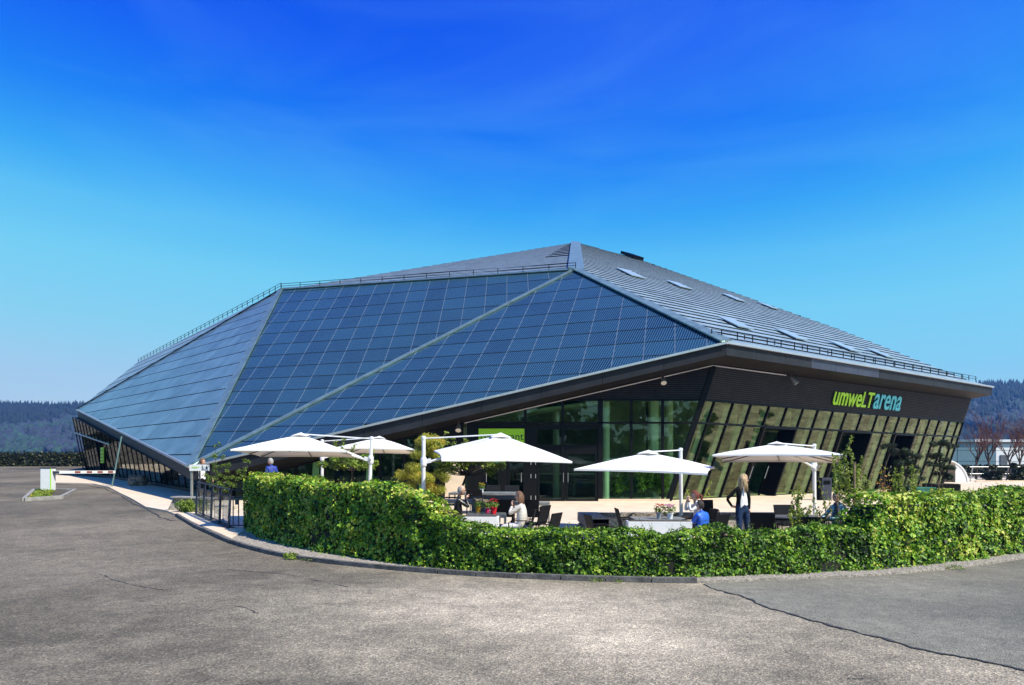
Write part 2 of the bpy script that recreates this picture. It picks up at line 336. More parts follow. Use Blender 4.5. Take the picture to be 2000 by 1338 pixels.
M['wicker'] = mat('wicker', (.010, .011, .014), .6, var=.3, scale=60, bump=.5)
M['grey_back'] = mat('grey_mesh', (.11, .12, .135), .6, var=.2, scale=40)
M['table_top'] = mat('table_top', (.25, .26, .26), .4, var=.2, scale=5)
M['table_dark'] = mat('table_dark', (.12, .125, .14), .35, var=.2, scale=5)
M['lime'] = mat('lime_print', (.30, .62, .01), .5, var=.02)
M['lime2'] = mat('lime_letters', (.45, .90, .02), .4, var=.02)
M['cyan'] = mat('cyan_letters', (.09, .62, .78), .4, var=.02)
M['ink'] = mat('ink', (.015, .02, .01), .5, var=.0)
M['skin'] = mat('skin', (.62, .36, .26), .5, var=.08)
M['eye'] = mat('eye', (.02, .02, .02), .3, var=0)
M['hair_grey'] = mat('hair_grey', (.42, .40, .38), .6, var=.2, scale=40, bump=.6)
M['hair_blond'] = mat('hair_blond', (.66, .46, .24), .5, var=.25, scale=30, bump=.8, stretch=(1, 1, .15))
M['hair_brown'] = mat('hair_brown', (.19, .095, .05), .5, var=.3, scale=30, bump=.8, stretch=(1, 1, .15))
M['hair_red'] = mat('hair_red', (.22, .045, .025), .5, var=.25, scale=30, bump=.8)
M['hair_dark'] = mat('hair_dark', (.045, .026, .018), .5, var=.3, scale=40, bump=.6)
M['black_cloth'] = mat('black_cloth', (.007, .007, .009), .75, var=.3, scale=10, bump=.5, bscale=12)
M['leather'] = mat('leather', (.013, .012, .012), .32, var=.3, scale=10, bump=.8, bscale=14)
M['white_cloth'] = mat('white_cloth', (.74, .72, .72), .8, var=.06, scale=10, bump=.4, bscale=14)
M['puffer_white'] = mat('puffer_white', (.70, .64, .56), .7, var=.1, scale=8, bump=1, bscale=9, stretch=(.3, .3, 1.6))
M['puffer_blue'] = mat('puffer_blue', (.02, .13, .66), .45, var=.25, scale=8, bump=1, bscale=12, stretch=(.3, .3, 2.2))
M['jacket_blue'] = mat('jacket_blue', (.012, .04, .30), .6, var=.25, scale=8, bump=.6)
M['jeans'] = mat('jeans', (.022, .045, .11), .8, var=.35, scale=9, bump=.4)
M['teal'] = mat('teal_shirt', (.22, .44, .46), .75, var=.2, scale=9, bump=.4)
M['dark_print'] = mat('dark_shirt', (.07, .08, .07), .75, var=.5, scale=40)
M['pot_red'] = mat('pot_red', (.62, .012, .02), .4, var=.05)
M['pot_pink'] = mat('pot_pink', (.55, .02, .12), .4, var=.05)
M['pot_yellow'] = mat('pot_yellow', (.72, .38, .02), .4, var=.05)
M['pot_grey'] = mat('pot_grey', (.30, .31, .33), .4, var=.05)
M['pot_navy'] = mat('pot_navy', (.02, .025, .045), .4, var=.1)
M['petal_red'] = mat('petal_red', (.72, .03, .015), .6, var=.2, scale=30)
M['petal_pink'] = mat('petal_pink', (.74, .25, .50), .6, var=.2, scale=30)
M['petal_cream'] = mat('petal_cream', (.80, .62, .42), .6, var=.2, scale=30)
M['petal_yellow'] = mat('petal_yellow', (.80, .60, .03), .6, var=.2, scale=30)
M['green_box'] = mat('green_box', (.02, .17, .12), .5, var=.1)
M['yellow_wood'] = mat('yellow_wood', (.62, .50, .12), .5, var=.1)
M['bark'] = mat('bark', (.045, .035, .028), .9, var=.35, scale=12, bump=1)
M['twig'] = mat('twig', (.26, .18, .11), .8, var=.3, scale=12)
M['twig_red'] = mat('twig_red', (.17, .075, .055), .8, var=.3, scale=3)
M['terra'] = mat('terracotta', (.26, .045, .035), .7)
M['drink'] = glassmat('drinking_glass', (.88, .93, .95), .06)
G_ = [(0, (.010, .028, .004)), (.3, (.05, .14, .012)), (.6, (.19, .38, .020)), (.85, (.40, .52, .04)), (1, (.62, .60, .13))]
M['ivy'] = leafmat('ivy_leaf', G_, .2)
M['ivy_dark'] = leafmat('box_leaf', [(0, (.008, .024, .003)), (.35, (.045, .12, .010)), (.7, (.17, .34, .018)), (1, (.36, .48, .04))], .2)
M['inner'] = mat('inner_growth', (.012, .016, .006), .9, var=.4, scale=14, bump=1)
M['pine_y'] = leafmat('yellow_pine', [(0, (.12, .15, .015)), (.4, (.32, .34, .035)), (.85, (.62, .58, .08)), (1, (.72, .32, .06))], .3)
M['pine_d'] = leafmat('dark_pine', [(0, (.004, .010, .004)), (.6, (.012, .028, .008)), (1, (.04, .07, .012))], .15)
M['leaf_g'] = leafmat('leaf_green', [(0, (.05, .09, .012)), (.5, (.17, .27, .03)), (.85, (.40, .46, .06)), (1, (.60, .32, .04))], .3)
M['leaf_y'] = leafmat('leaf_yellow', [(0, (.12, .18, .02)), (.6, (.30, .38, .05)), (1, (.52, .55, .16))], .35)
M['far_hedge'] = leafmat('far_hedge', [(0, (.006, .010, .004)), (.6, (.022, .032, .008)), (.9, (.06, .06, .015)), (1, (.14, .12, .03))], .1)
M['conifer'] = mat('conifer_far', (.008, .020, .022), .9, var=.4, scale=.15, coords='Object')
M['decid'] = mat('bare_wood_far', (.030, .040, .060), .9, var=.3, scale=.15, coords='Object')
M['decid2'] = mat('budding_wood_far', (.026, .062, .046), .9, var=.3, scale=.15, coords='Object')
M['hill'] = mat('hill_ground', (.016, .022, .026), .95, var=.3, scale=.02, coords='Object')
def pvmat():
    m = bpy.data.materials.new('photovoltaic'); m.use_nodes = True; t = m.node_tree; b = t.nodes['Principled BSDF']; N = t.nodes.new; L = t.links.new
    a = N('ShaderNodeAttribute'); a.attribute_name = 'UVMap'; sx = N('ShaderNodeSeparateXYZ'); L(a.outputs['Vector'], sx.inputs[0])
    def stripes(o_, period, width, soft=.04):
        d_ = N('ShaderNodeMath'); d_.operation = 'DIVIDE'; d_.inputs[1].default_value = period; L(o_, d_.inputs[0])
        f_ = N('ShaderNodeMath'); f_.operation = 'FRACT'; L(d_.outputs[0], f_.inputs[0])
        c_ = N('ShaderNodeMath'); c_.operation = 'LESS_THAN'; c_.inputs[1].default_value = width; L(f_.outputs[0], c_.inputs[0]); return c_.outputs[0]
    s1 = stripes(sx.outputs[0], .105, .26); s2 = stripes(sx.outputs[1], .21, .10)
    mx_ = N('ShaderNodeMath'); mx_.operation = 'MULTIPLY'; mx_.inputs[1].default_value = .35; L(s2, mx_.inputs[0])
    mm = N('ShaderNodeMath'); mm.operation = 'MAXIMUM'; L(s1, mm.inputs[0]); L(mx_.outputs[0], mm.inputs[1])
    g = N('ShaderNodeNewGeometry'); nn = N('ShaderNodeTexNoise'); nn.inputs['Scale'].default_value = .35; nn.inputs['Detail'].default_value = 5; L(g.outputs['Position'], nn.inputs['Vector'])
    oi = N('ShaderNodeObjectInfo')
    ad = N('ShaderNodeMath'); ad.operation = 'MULTIPLY_ADD'; ad.inputs[1].default_value = .6; L(oi.outputs['Random'], ad.inputs[0]); L(nn.outputs[0], ad.inputs[2])
    r = N('ShaderNodeValToRGB'); r.color_ramp.elements[0].position = .35; r.color_ramp.elements[0].color = (.002, .018, .050, 1); r.color_ramp.elements[1].position = 1.0; r.color_ramp.elements[1].color = (.010, .046, .095, 1); L(ad.outputs[0], r.inputs[0])
    mix = N('ShaderNodeMix'); mix.data_type = 'RGBA'; L(mm.outputs[0], mix.inputs[0]); L(r.outputs[0], mix.inputs['A']); mix.inputs['B'].default_value = (.075, .15, .17, 1)
    L(mix.outputs['Result'], b.inputs['Base Color']); b.inputs['Roughness'].default_value = .25; b.inputs['Specular IOR Level'].default_value = .3
    b.inputs['Coat Weight'].default_value = .12; b.inputs['Coat Roughness'].default_value = .06; return m
M['pv'] = pvmat()
for k_ in ('frame', 'black_metal', 'wicker', 'fascia', 'cladding', 'clad_dark', 'black_cloth', 'soffit', 'underlay', 'rail', 'jeans'):
    M[k_].node_tree.nodes['Principled BSDF'].inputs['Specular IOR Level'].default_value = .14
# ================================================================ GROUND
def big_ground():
    xs = [-2500, -1200, -600, -300, -150, -90] + list(np.arange(-60, 60.1, 1.5)) + [70, 90, 150, 300, 600, 1200, 2500]
    ys = [-300, -100, -40, -15] + list(np.arange(0, 90.1, 1.5)) + [100, 120, 160, 240, 400, 800, 1600, 3500]
    xs = sorted(set(list(xs) + [-8.0, -2.0])); ys = sorted(set(list(ys) + [15.0, 30.2333]))
    vs = [(x, y, gz(x, y)) for y in ys for x in xs]; n = len(xs)
    mb = MB(); mb.add(vs, [(j * n + i, j * n + i + 1, (j + 1) * n + i + 1, (j + 1) * n + i) for j in range(len(ys) - 1) for i in range(n - 1)])
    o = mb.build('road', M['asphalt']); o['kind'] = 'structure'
big_ground()
def wobble(pts, n, a):
    out = []
    for i in range(len(pts) - 1):
        for k in range(n):
            s = k / n; p = V3(pts[i]).lerp(V3(pts[i + 1]), s); o = a * noise.noise(V3((p.x * 1.3, p.y * 1.3, 0)) * 1.0) + a * .5 * noise.noise(V3((p.x * 6, p.y * 6, 3)))
            out.append((p.x + o, p.y + o * .8))
    out.append((pts[-1][0], pts[-1][1])); return out
KERB_PX = [(345, 1008), (360, 1017), (385, 1032), (415, 1045), (445, 1059), (480, 1070), (520, 1081), (565, 1090), (630, 1099), (700, 1107), (775, 1114), (850, 1120), (925, 1125), (1000, 1129), (1100, 1133), (1200, 1136), (1290, 1138), (1380, 1139)]
KERB = [gp(*p) for p in KERB_PX]
GR_PX = [(1380, 1139), (1450, 1137), (1500, 1134), (1600, 1131), (1700, 1126), (1780, 1120), (1850, 1113), (1930, 1103), (2000, 1092), (2080, 1078), (2200, 1055)]
EDGE = KERB + [gp(*p) for p in GR_PX][1:]
HB_PX = [(478, 1036), (520, 1056), (560, 1067), (630, 1082), (700, 1093), (770, 1104), (850, 1113), (925, 1121), (1000, 1126), (1100, 1130), (1200, 1132), (1300, 1132), (1380, 1131), (1500, 1127), (1600, 1123), (1700, 1117), (1780, 1110), (1850, 1102), (1930, 1092), (2000, 1082), (2080, 1068), (2180, 1050)]
HB = [gp(*p) for p in HB_PX]
# darker asphalt patch with its ragged tar joint
jl = wobble([gp(1372, 1142), gp(1450, 1168), gp(1520, 1192), gp(1600, 1216), gp(1700, 1243), gp(1800, 1268), gp(1900, 1291), gp(2010, 1312), gp(2200, 1345)], 14, .10)
r_edge = [(p.x, p.y - .02) for p in reversed(EDGE[len(KERB) - 1:])]
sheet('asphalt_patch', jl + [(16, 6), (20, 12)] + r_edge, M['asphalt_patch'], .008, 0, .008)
def ribbon(name, pts, wd, m_, off, jit=.5):
    mb = MB(); vs = []; L_ = len(pts)
    for i, p in enumerate(pts):
        a = V3(pts[max(i - 1, 0)][:2]); b = V3(pts[min(i + 1, L_ - 1)][:2]); d = (b - a).normalized(); nrm = V3((-d.y, d.x)); w_ = wd * (1 + jit * random.uniform(-1, 1)) / 2
        for s in (-1, 1): x, y = p[0] + nrm.x * w_ * s, p[1] + nrm.y * w_ * s; vs.append((x, y, gz(x, y) + off))
    mb.add(vs, [(2 * i, 2 * i + 1, 2 * i + 3, 2 * i + 2) for i in range(L_ - 1)]); o = mb.build(name, m_); o['kind'] = 'structure'; return o
ribbon('tar_joint', jl, .035, M['tar'], .012, .8)
def tint_sheet(name, px, m_, off): return sheet(name, [gp(*p) for p in px], m_, off, 0)
ribbon('tar_joint', wobble([gp(283, 992), gp(300, 1003), gp(318, 1012), gp(338, 1017), gp(356, 1016)], 8, .08), .06, M['tar'], .012, .7)
ribbon('tar_joint', wobble([gp(105, 946), gp(170, 948), gp(205, 955), gp(235, 968), gp(262, 985), gp(283, 992)], 8, .05), .05, M['tar'], .014, .7)
for L0 in ([gp(1690, 1325), gp(1650, 1326)], [gp(195, 1122), gp(225, 1132), gp(255, 1141), gp(300, 1150), gp(330, 1153)], [gp(450, 1182), gp(480, 1190), gp(505, 1198)], [gp(440, 1112), gp(560, 1122), gp(680, 1147)]):
    ribbon('road_crack', wobble(L0, 10, .05), .02, M['tar'], .005, .9)
# gravel strip between kerb and hedge, terrace paving
inner = [V3((p.x * 1.0, p.y + .9, 0)) for p in HB]
sheet('gravel_strip', [(p.x, p.y) for p in EDGE] + [(p.x, p.y) for p in reversed(inner)], M['gravel'], .045, .5, .06)
TER = [gp(*p)[:2] for p in [(105, 944), (150, 945), (182, 946), (213, 953), (235, 965), (256, 975), (284, 992), (326, 1000), (345, 1008)]]
TER = [tuple(p) for p in TER] + [(p.x - .05, p.y + .35) for p in KERB[2:5]] + [(p.x, p.y + .55) for p in HB] + [(60, 30), (75, 75), (40, 82), (-1, 52), (-10, 33), (-13.5, 33), (-20.8, 41.5), (-27.5, 49.3)] + [tuple(gp(105, 929)[:2])]
sheet('terrace', TER, M['paving'], .055, 1.5, .06)
# kerb stones, one by one
kerb = props(bpy.data.objects.new('kerb', None), kind='structure'); COL.objects.link(kerb); ORG[kerb.name] = V3((0, 0, 0))
def along(pts, step):
    out = [V3(pts[0])]; acc = 0
    for i in range(len(pts) - 1):
        a, b = V3(pts[i]), V3(pts[i + 1]); L_ = (b - a).length; s = step - acc
        while s < L_: out.append(a.lerp(b, s / L_)); s += step
        acc = (acc + L_) % step
    out.append(V3(pts[-1])); return out
ks = along(KERB, .8)
for a, b in zip(ks[:-1], ks[1:]):
    if (b - a).length < .3: continue
    g_ = (b - a).normalized() * .008; h = random.uniform(.085, .10)
    MB().bar(a + g_ + V3((0, 0, h / 2 - .02)), b - g_ + V3((0, 0, h / 2 - .02)), .10, h + .04).build('kerb_stone', M['dark_concrete'], kerb, bevel=.008)
# loose pebbles on the gravel strip
pv, pf = [], []
ico = [(0, 0, 1), (.9, 0, .1), (0, .9, .1), (-.9, 0, .1), (0, -.9, .1), (0, 0, -.6)]; icf = [(0, 1, 2), (0, 2, 3), (0, 3, 4), (0, 4, 1), (5, 2, 1), (5, 3, 2), (5, 4, 3), (5, 1, 4)]
ed = along(EDGE, .08); hb = along(HB, .08); P_ = np.array([(p.x, p.y) for p in hb])
for k in range(9000):
    a = random.choice(ed); j = np.argmin((P_[:, 0] - a.x) ** 2 + (P_[:, 1] - a.y) ** 2); b = hb[int(j)]; s = random.uniform(.02, 1.05); x = a.x + (b.x - a.x) * s; y = a.y + (b.y - a.y) * s + .05 + (b.x - a.x) * 0
    x += random.gauss(0, .05); r = random.uniform(.006, .017); n = len(pv); z = gz(x, y) + .045; rot = random.random() * 6
    for q in ico: pv.append((x + r * (q[0] * math.cos(rot) - q[1] * math.sin(rot)) * 1.3, y + r * (q[0] * math.sin(rot) + q[1] * math.cos(rot)), z + r * q[2] * .8))
    pf += [tuple(i + n for i in f) for f in icf]
me_ = MB(); me_.add(pv, pf); o = me_.build('pebbles', M['gravel']); props(o, kind='stuff', label='loose beige pebbles between the kerb and the hedges', cat='pebbles')
# ================================================================ HILLS and their wood
def ridge(x):
    u = x / 1100.0
    if u < -.55: a = .084 + .010 * noise.noise(V3((u * 9, 0, 0))) - .02 * max(0, u + .62)
    elif u > .55: a = .113 + .05 * (u - .65) + .008 * noise.noise(V3((u * 9, 5, 0)))
    else: a = .078
    return 1100 * a
def hz(x, y):
    s = (y - 620) / 480.0
    if s <= 0: return 0
    r = ridge(x * 1100 / max(y, 900)); k = min(1.0, s); return r * (k ** .8) * (1 if s < 1 else max(.3, 1 - (s - 1) * 1.2)) - 14 * min(1, k * 2) + 3 * noise.noise(V3((x * .01, y * .01, 0)))
hxs = np.linspace(-1500, 1500, 76); hys = np.linspace(620, 1340, 16)
mb = MB(); mb.add([(x, y, hz(x, y) if y > 621 else -1) for y in hys for x in hxs], [(j * 76 + i, j * 76 + i + 1, (j + 1) * 76 + i + 1, (j + 1) * 76 + i) for j in range(15) for i in range(75)])
o = mb.build('hills', M['hill'], smooth=True); o['kind'] = 'structure'
def forest():
    bm = bmesh.new(); bmesh.ops.create_icosphere(bm, subdivisions=1, radius=1); IV = np.array([v.co for v in bm.verts]); IF = np.array([[v.index for v in f.verts] for f in bm.faces]); bm.free()
    def cone():
        v = []; f = []; 
        for (z0, z1, r) in ((.12, .55, 1.0), (.38, .8, .72), (.65, 1.0, .42)):
            b = len(v); v += [(r * (1 if k % 2 else .72) * math.cos(k * math.pi / 4), r * (1 if k % 2 else .72) * math.sin(k * math.pi / 4), z0) for k in range(8)] + [(0, 0, z1)]
            f += [(b + k, b + (k + 1) % 8, b + 8) for k in range(8)]
        return np.array(v), np.array(f)
    CV, CF = cone(); buf = {'conifer': ([], [], 0), 'decid': ([], [], 0), 'decid2': ([], [], 0)}
    vs_ = {k: [] for k in buf}; fs_ = {k: [] for k in buf}; cnt = {k: 0 for k in buf}
    def put(kind, x, y, s):
        z = hz(x, y); a = random.random() * 6.28; c, sn = math.cos(a), math.sin(a)
        if kind == 'conifer': V_, F_ = CV * np.array([s * .2, s * .2, s]), CF
        else:
            V_ = IV * (1 + .25 * rng.normal(0, 1, (len(IV), 1))) * np.array([s * .33, s * .33, s * .36]) + np.array([0, 0, s * .5]); F_ = IF
        V_ = np.stack([V_[:, 0] * c - V_[:, 1] * sn + x, V_[:, 0] * sn + V_[:, 1] * c + y, V_[:, 2] + z - 1], 1)
        vs_[kind].append(V_); fs_[kind].append(F_ + cnt[kind]); cnt[kind] += len(V_)
    for k in range(26000):
        y = random.uniform(640, 1130); u = random.choice((random.uniform(-.80, -.56), random.uniform(.58, .82), random.uniform(-.80, -.56), random.uniform(.58, .82), random.uniform(-1.2, 1.2)))
        x = u * y; nn_ = noise.noise(V3((x * .012, y * .012, 2))) + random.gauss(0, .22); up = (y - 640) / 490
        kind = 'conifer' if nn_ + (up - .6) * .9 > .12 else ('decid2' if nn_ < -.28 else 'decid')
        put(kind, x, y, random.uniform(11, 20) * (1.15 if kind == 'conifer' else .8))
    fo = thing('forest', 'mixed conifer and bare deciduous wood covering the far hills', 'forest', (0, 900, 0)); fo['kind'] = 'stuff'
    for k in buf:
        o_ = tri_soup({'conifer': 'conifer_crowns', 'decid': 'bare_crowns', 'decid2': 'budding_crowns'}[k], np.concatenate(vs_[k]), np.concatenate(fs_[k]), None, M[k], fo); o_['kind'] = 'stuff'
forest()
# haze: one closed box of thin air round everything
hzb = MB(); hzb.box((0, 560, 95), (3400, 1720, 192 + 2)); hm = bpy.data.materials.new('haze'); hm.use_nodes = True; t = hm.node_tree; t.nodes.remove(t.nodes['Principled BSDF'])
pvn = t.nodes.new('ShaderNodeVolumePrincipled'); pvn.inputs['Density'].default_value = .00024; pvn.inputs['Color'].default_value = (.14, .42, 1.0, 1); pvn.inputs['Anisotropy'].default_value = .2
t.links.new(pvn.outputs[0], t.nodes['Material Output'].inputs['Volume']); o = hzb.build('haze', hm); o['kind'] = 'stuff'
props(o, 'thin blue haze lying over the whole valley', 'haze')
# ================================================================ THE ARENA BUILDING
bld = thing('arena_building', 'large faceted hall with blue solar roof, dark eaves and slanted glass fronts', 'building', (0, 30, 0))
VV = at(374, 912, 30); CC = at(1418, 670, 28.5); BB = V3((3.7, 41.6, 13.3)); EE = V3((-16., 49.7, 14.1)); GG = at(152, 800, 58); AA = V3((6.6, 74.4, 25.))
D = V3((1.31, 1, 0)); HH = CC + D * 16.5
def plane(a, b, c, o=None):
    n = (b - a).cross(c - a).normalized(); n = -n if n.z < 0 else n
    h = n.cross(V3((0, 0, 1))).normalized(); u = h.cross(n); u = -u if u.z < 0 else u; return (o or a, n, h, u)
def hit(pl, x, y):
    d_ = V3(((x - 1000) / F, 1, (HZ - y) / F)); o_ = V3((0, 0, EYE)); t_ = (pl[0] - o_).dot(pl[1]) / d_.dot(pl[1]); return o_ + d_ * t_
PR = plane(CC, HH, BB)
S1 = hit(PR, 1250, 508); S2 = hit(PR, 1640, 645); S3 = hit(PR, 1890, 744)
KK = at(270, 708, 72); BL = V3((-45, 100, 6.5)); BR = V3((33, 92, 6.0))
P_VBC = plane(VV, BB, CC); P_EBV = plane(VV, EE, BB); P_GEV = plane(VV, GG, EE); P_EBA = plane(EE, BB, AA); P_GEK = plane(GG, EE, KK)
# structural skin below the panels (pushed down a little)
dn = V3((0, 0, -.10)); pts = [VV, CC, BB, EE, GG, AA, HH, S1, S2, S3, KK, BL, BR]
mb = MB(); mb.add([p + dn for p in pts], [(0, 1, 2), (0, 2, 3), (0, 3, 4), (3, 2, 5), (1, 6, 9, 8, 7, 5, 2), (4, 3, 10), (3, 5, 10), (5, 11, 10), (5, 12, 11), (5, 7, 12), (7, 8, 12), (8, 9, 12), (9, 6, 12), (4, 10, 11)])
mb.build('roof_deck', M['underlay'], bld)
def clip(poly, a, b, c_):   # keep a*x+b*y<=c
    out = []
    for i in range(len(poly)):
        p, q = poly[i], poly[(i + 1) % len(poly)]; fp, fq = a * p[0] + b * p[1] - c_, a * q[0] + b * q[1] - c_
        if fp <= 0: out.append(p)
        if (fp < 0 < fq) or (fq < 0 < fp): s = fp / (fp - fq); out.append((p[0] + (q[0] - p[0]) * s, p[1] + (q[1] - p[1]) * s))
    return out
def area2(p): return abs(sum(p[i][0] * p[(i + 1) % len(p)][1] - p[(i + 1) % len(p)][0] * p[i][1] for i in range(len(p)))) / 2
def cells(pl, corners, rows, width, skew, shift=0.0, gh=.03, gu=.03, hmin=-60, hmax=60, stagger=0.0):
    """cells of a facet cut at the facet's outline; rows are heights up the slope"""
    o_, n, h, u = pl; poly = [((p - o_).dot(h), (p - o_).dot(u)) for p in corners]; out = []
    for r, (u0, u1) in enumerate(zip(rows[:-1], rows[1:])):
        row = clip(clip(poly, 0, 1, u1 - gu), 0, -1, -(u0 + gu))
        if len(row) < 3: continue
        hs_ = [p[0] - skew * p[1] for p in row]; k0 = math.floor((min(hs_) - shift) / width); k1 = math.ceil((max(hs_) - shift) / width)
        for k in range(k0, k1 + 1):
            s_ = shift + (k + stagger * (r % 2)) * width
            c = clip(clip(row, 1, -skew, s_ + width - gh), -1, skew, -(s_ + gh))
            if len(c) >= 3 and area2(c) > .03: out.append((c, s_, u0, r))
    return out
def shrink(poly, d_):
    cx = sum(p[0] for p in poly) / len(poly); cy = sum(p[1] for p in poly) / len(poly); L_ = max(math.hypot(p[0] - cx, p[1] - cy) for p in poly); k = max(0, 1 - d_ / L_)
    return [(cx + (p[0] - cx) * k, cy + (p[1] - cy) * k) for p in poly]
def lay(name, pl, cl, m_, thick=.05, lift=0.0, tilt=0.0, limit=300, uv=False):
    o_, n, h, u = pl; big = sorted(cl, key=lambda c: -area2(c[0]) / max(9, (o_ + h * c[0][0][0] + u * c[0][0][1]).y) ** 2); lone = big[:limit]; rest = big[limit:]; org = ORG[bld.name]
    def geo(c):
        P = c[0]; vs = []
        for z in (0, thick):
            for p in P: vs.append(o_ + h * p[0] + u * p[1] + n * (lift + z + tilt * (1 - (p[1] - c[2]))) - org)
        k = len(P); return vs, [tuple(range(k)), tuple(range(k, 2 * k))] + [(i, (i + 1) % k, k + (i + 1) % k, k + i) for i in range(k)], [((p[0] - c[1]), p[1] - c[2]) for p in P]
    def make(lst, nm, stuff):
        V_, F_, U_ = [], [], []
        for c in lst:
            v, f, uvs = geo(c); b = len(V_); V_ += v; F_ += [tuple(i + b for i in q) for q in f]; U_ += uvs * 2
        me = bpy.data.meshes.new(nm); me.from_pydata(V_, [], F_); me.update(); bm = bmesh.new(); bm.from_mesh(me); bmesh.ops.recalc_face_normals(bm, faces=bm.faces[:]); bm.to_mesh(me); bm.free()
        if uv:
            ul = me.uv_layers.new(name='UVMap')
            for lp in me.loops: ul.data[lp.index].uv = U_[lp.vertex_index]
        o2 = new_obj(nm, me, m_ if not callable(m_) else m_(lst[0]), bld)
        if stuff: o2['kind'] = 'stuff'
        return o2
    for c in lone: make([c], name, False)
    if rest: make(rest, name + '_field', True)
# glass panels of the two front facets
ROW_E = [-.9, .3, 1.5, 2.72, 3.97, 5.2, 6.52, 7.87, 9.19, 10.65, 12.14, 13.74, 15.38, 17.05, 18.85, 20.7, 22.6, 24.5]
ROW_V = [-.5, .7, 1.95, 3.2, 4.45, 5.66, 6.91, 8.23, 9.63, 11.1, 12.52, 14.08, 15.8, 17.45, 19.3, 21.2, 23.2]
ce = cells(P_EBV, [VV, EE, BB], ROW_E, 1.28, .29, .13, .035, .028); cv = cells(P_VBC, [VV, BB, CC], ROW_V, 1.28, .17, .35, .035, .028)
lay('solar_panel', P_EBV, ce, M['pv'], .05, limit=150, uv=True); lay('solar_panel', P_VBC, cv, M['pv'], .05, limit=150, uv=True)
def joints(pl, corners, rows, width, skew, shift):
    o_, n, h, u = pl; poly = [((p - o_).dot(h), (p - o_).dot(u)) for p in corners]; mb_ = MB(); hs_ = [p[0] - skew * p[1] for p in poly]
    for k in range(math.floor((min(hs_) - shift) / width), math.ceil((max(hs_) - shift) / width) + 1):
        s_ = shift + k * width; c = clip(clip(poly, 1, -skew, s_ + .025), -1, skew, -(s_ - .025))
        if len(c) >= 3: MB().prism([o_ + h * p[0] + u * p[1] - n * .02 for p in c], n * .072).build('joint_strip', M['joint'], bld)
joints(P_EBV, [VV, EE, BB], ROW_E, 1.28, .29, .13); joints(P_VBC, [VV, BB, CC], ROW_V, 1.28, .17, .35)
# metal sheets on the left facet: rows rise towards the seam
ROW_G = [-.4, .9, 1.85, 2.85, 3.85, 4.95, 6.35, 7.6, 8.6, 9.9, 11.3, 12.5, 13.5, 14.8, 16.2, 17.8]
rows_g = [-.5 + 1.22 * i for i in range(20)]
cg = cells(P_GEV, [VV, GG, EE], rows_g, 2.2, .35, .2, .008, .035, stagger=0.0); lay('roof_panel', P_GEV, cg, M['roof_panel'], .045)
# upper facets: rows of pale sheets
rows_b = [-.4 + 1.05 * i for i in range(34)]
cb = cells(P_EBA, [EE, BB, AA], rows_b, 5.0, .1, .2, .012, .055, stagger=.5); lay('upper_sheet', P_EBA, cb, M['roof_sheet2'], .03)
rows_k = [-.4 + 1.5 * i for i in range(20)]
ck = cells(P_GEK, [GG, EE, KK], rows_k, 5.0, .1, .2, .012, .055); lay('ridge_sheet', P_GEK, ck, M['roof_sheet2'], .03)
rows_r = [-.1 + .98 * i for i in range(46)]
cr_ = cells(PR, [CC, HH, S3, S2, S1, AA, BB], rows_r, 1.9, .0, .2, .010, .068, stagger=.37); lay('roof_shingle', PR, cr_, M['roof_sheet'], .04)
def flash(a, b, wd, n, m_=None, nm='ridge_flashing'):
    q = (n if isinstance(n, V3) else V3(n)).normalized(); MB().bar(a + q * .10, b + q * .10, wd, .06, up=q).build(nm, m_ or M['flash'], bld)
nV, nE, nG, nA, nR = P_VBC[1], P_EBV[1], P_GEV[1], P_EBA[1], PR[1]
flash(VV, BB, .26, nV + nE); flash(BB, CC, .52, nV + nR); flash(AA, BB, .95, nA + nR); flash(EE, BB, .42, nE + nA, None)
flash(EE, VV, .42, nE + nG, None); flash(GG, EE, .20, nG + P_GEK[1], M['black_metal'], 'ridge_gutter')
def seam_shades(pl, corners, rows, hw, hgt):  # black strips drawn as the shade line under sheet edges; thin on panel joints
    o_, n, h, u = pl; poly = [((p - o_).dot(h), (p - o_).dot(u)) for p in corners]
    for u0 in rows:
        c = clip(clip(poly, 0, 1, u0 + hw), 0, -1, -(u0 - hw))
        if len(c) >= 3 and area2(c) > .01: MB().prism([o_ + h * p[0] + u * p[1] - n * .03 for p in c], n * (hgt + .03)).build('row_seam_shade', M['underlay'], bld)
seam_shades(PR, [CC, HH, S3, S2, S1, AA, BB], rows_r, .034, .078); seam_shades(P_EBA, [EE, BB, AA], rows_b, .04, .050); seam_shades(P_GEK, [GG, EE, KK], rows_k, .05, .045)
seam_shades(P_GEV, [VV, GG, EE], rows_g, .014, .055); seam_shades(P_EBV, [VV, EE, BB], ROW_E, .013, .062); seam_shades(P_VBC, [VV, BB, CC], ROW_V, .013, .062)
# light patches, hatch
def roof_unit(nm, x, y, w_, l_, m_, rise, sk=.45):
    p = hit(PR, x, y); n, h, u = PR[1], PR[2], PR[3]; dv = (u - h * sk).normalized()
    c = [p - h * w_ / 2 - dv * l_ / 2, p + h * w_ / 2 - dv * l_ / 2, p + h * w_ / 2 + dv * l_ / 2, p - h * w_ / 2 + dv * l_ / 2]; MB().prism([q + n * .115 for q in c], n * rise).build(nm, m_, bld)
for x, y, w_, l_ in ((1231, 537, 1.5, 3.4), (1324, 559, 1.5, 3.0), (1431, 584, 1.3, 2.8), (1499, 600, 1.2, 2.4), (1436, 636, 1.3, 2.2), (1544, 658, 1.3, 2.3), (1648, 681, 1.3, 2.2), (1718, 694, 1.2, 2.0)):
    roof_unit('skylight', x, y, w_, l_, M['skylight'], .05)
roof_unit('roof_hatch', 1233, 504, 1.6, 2.0, M['black_metal'], .30, 0)
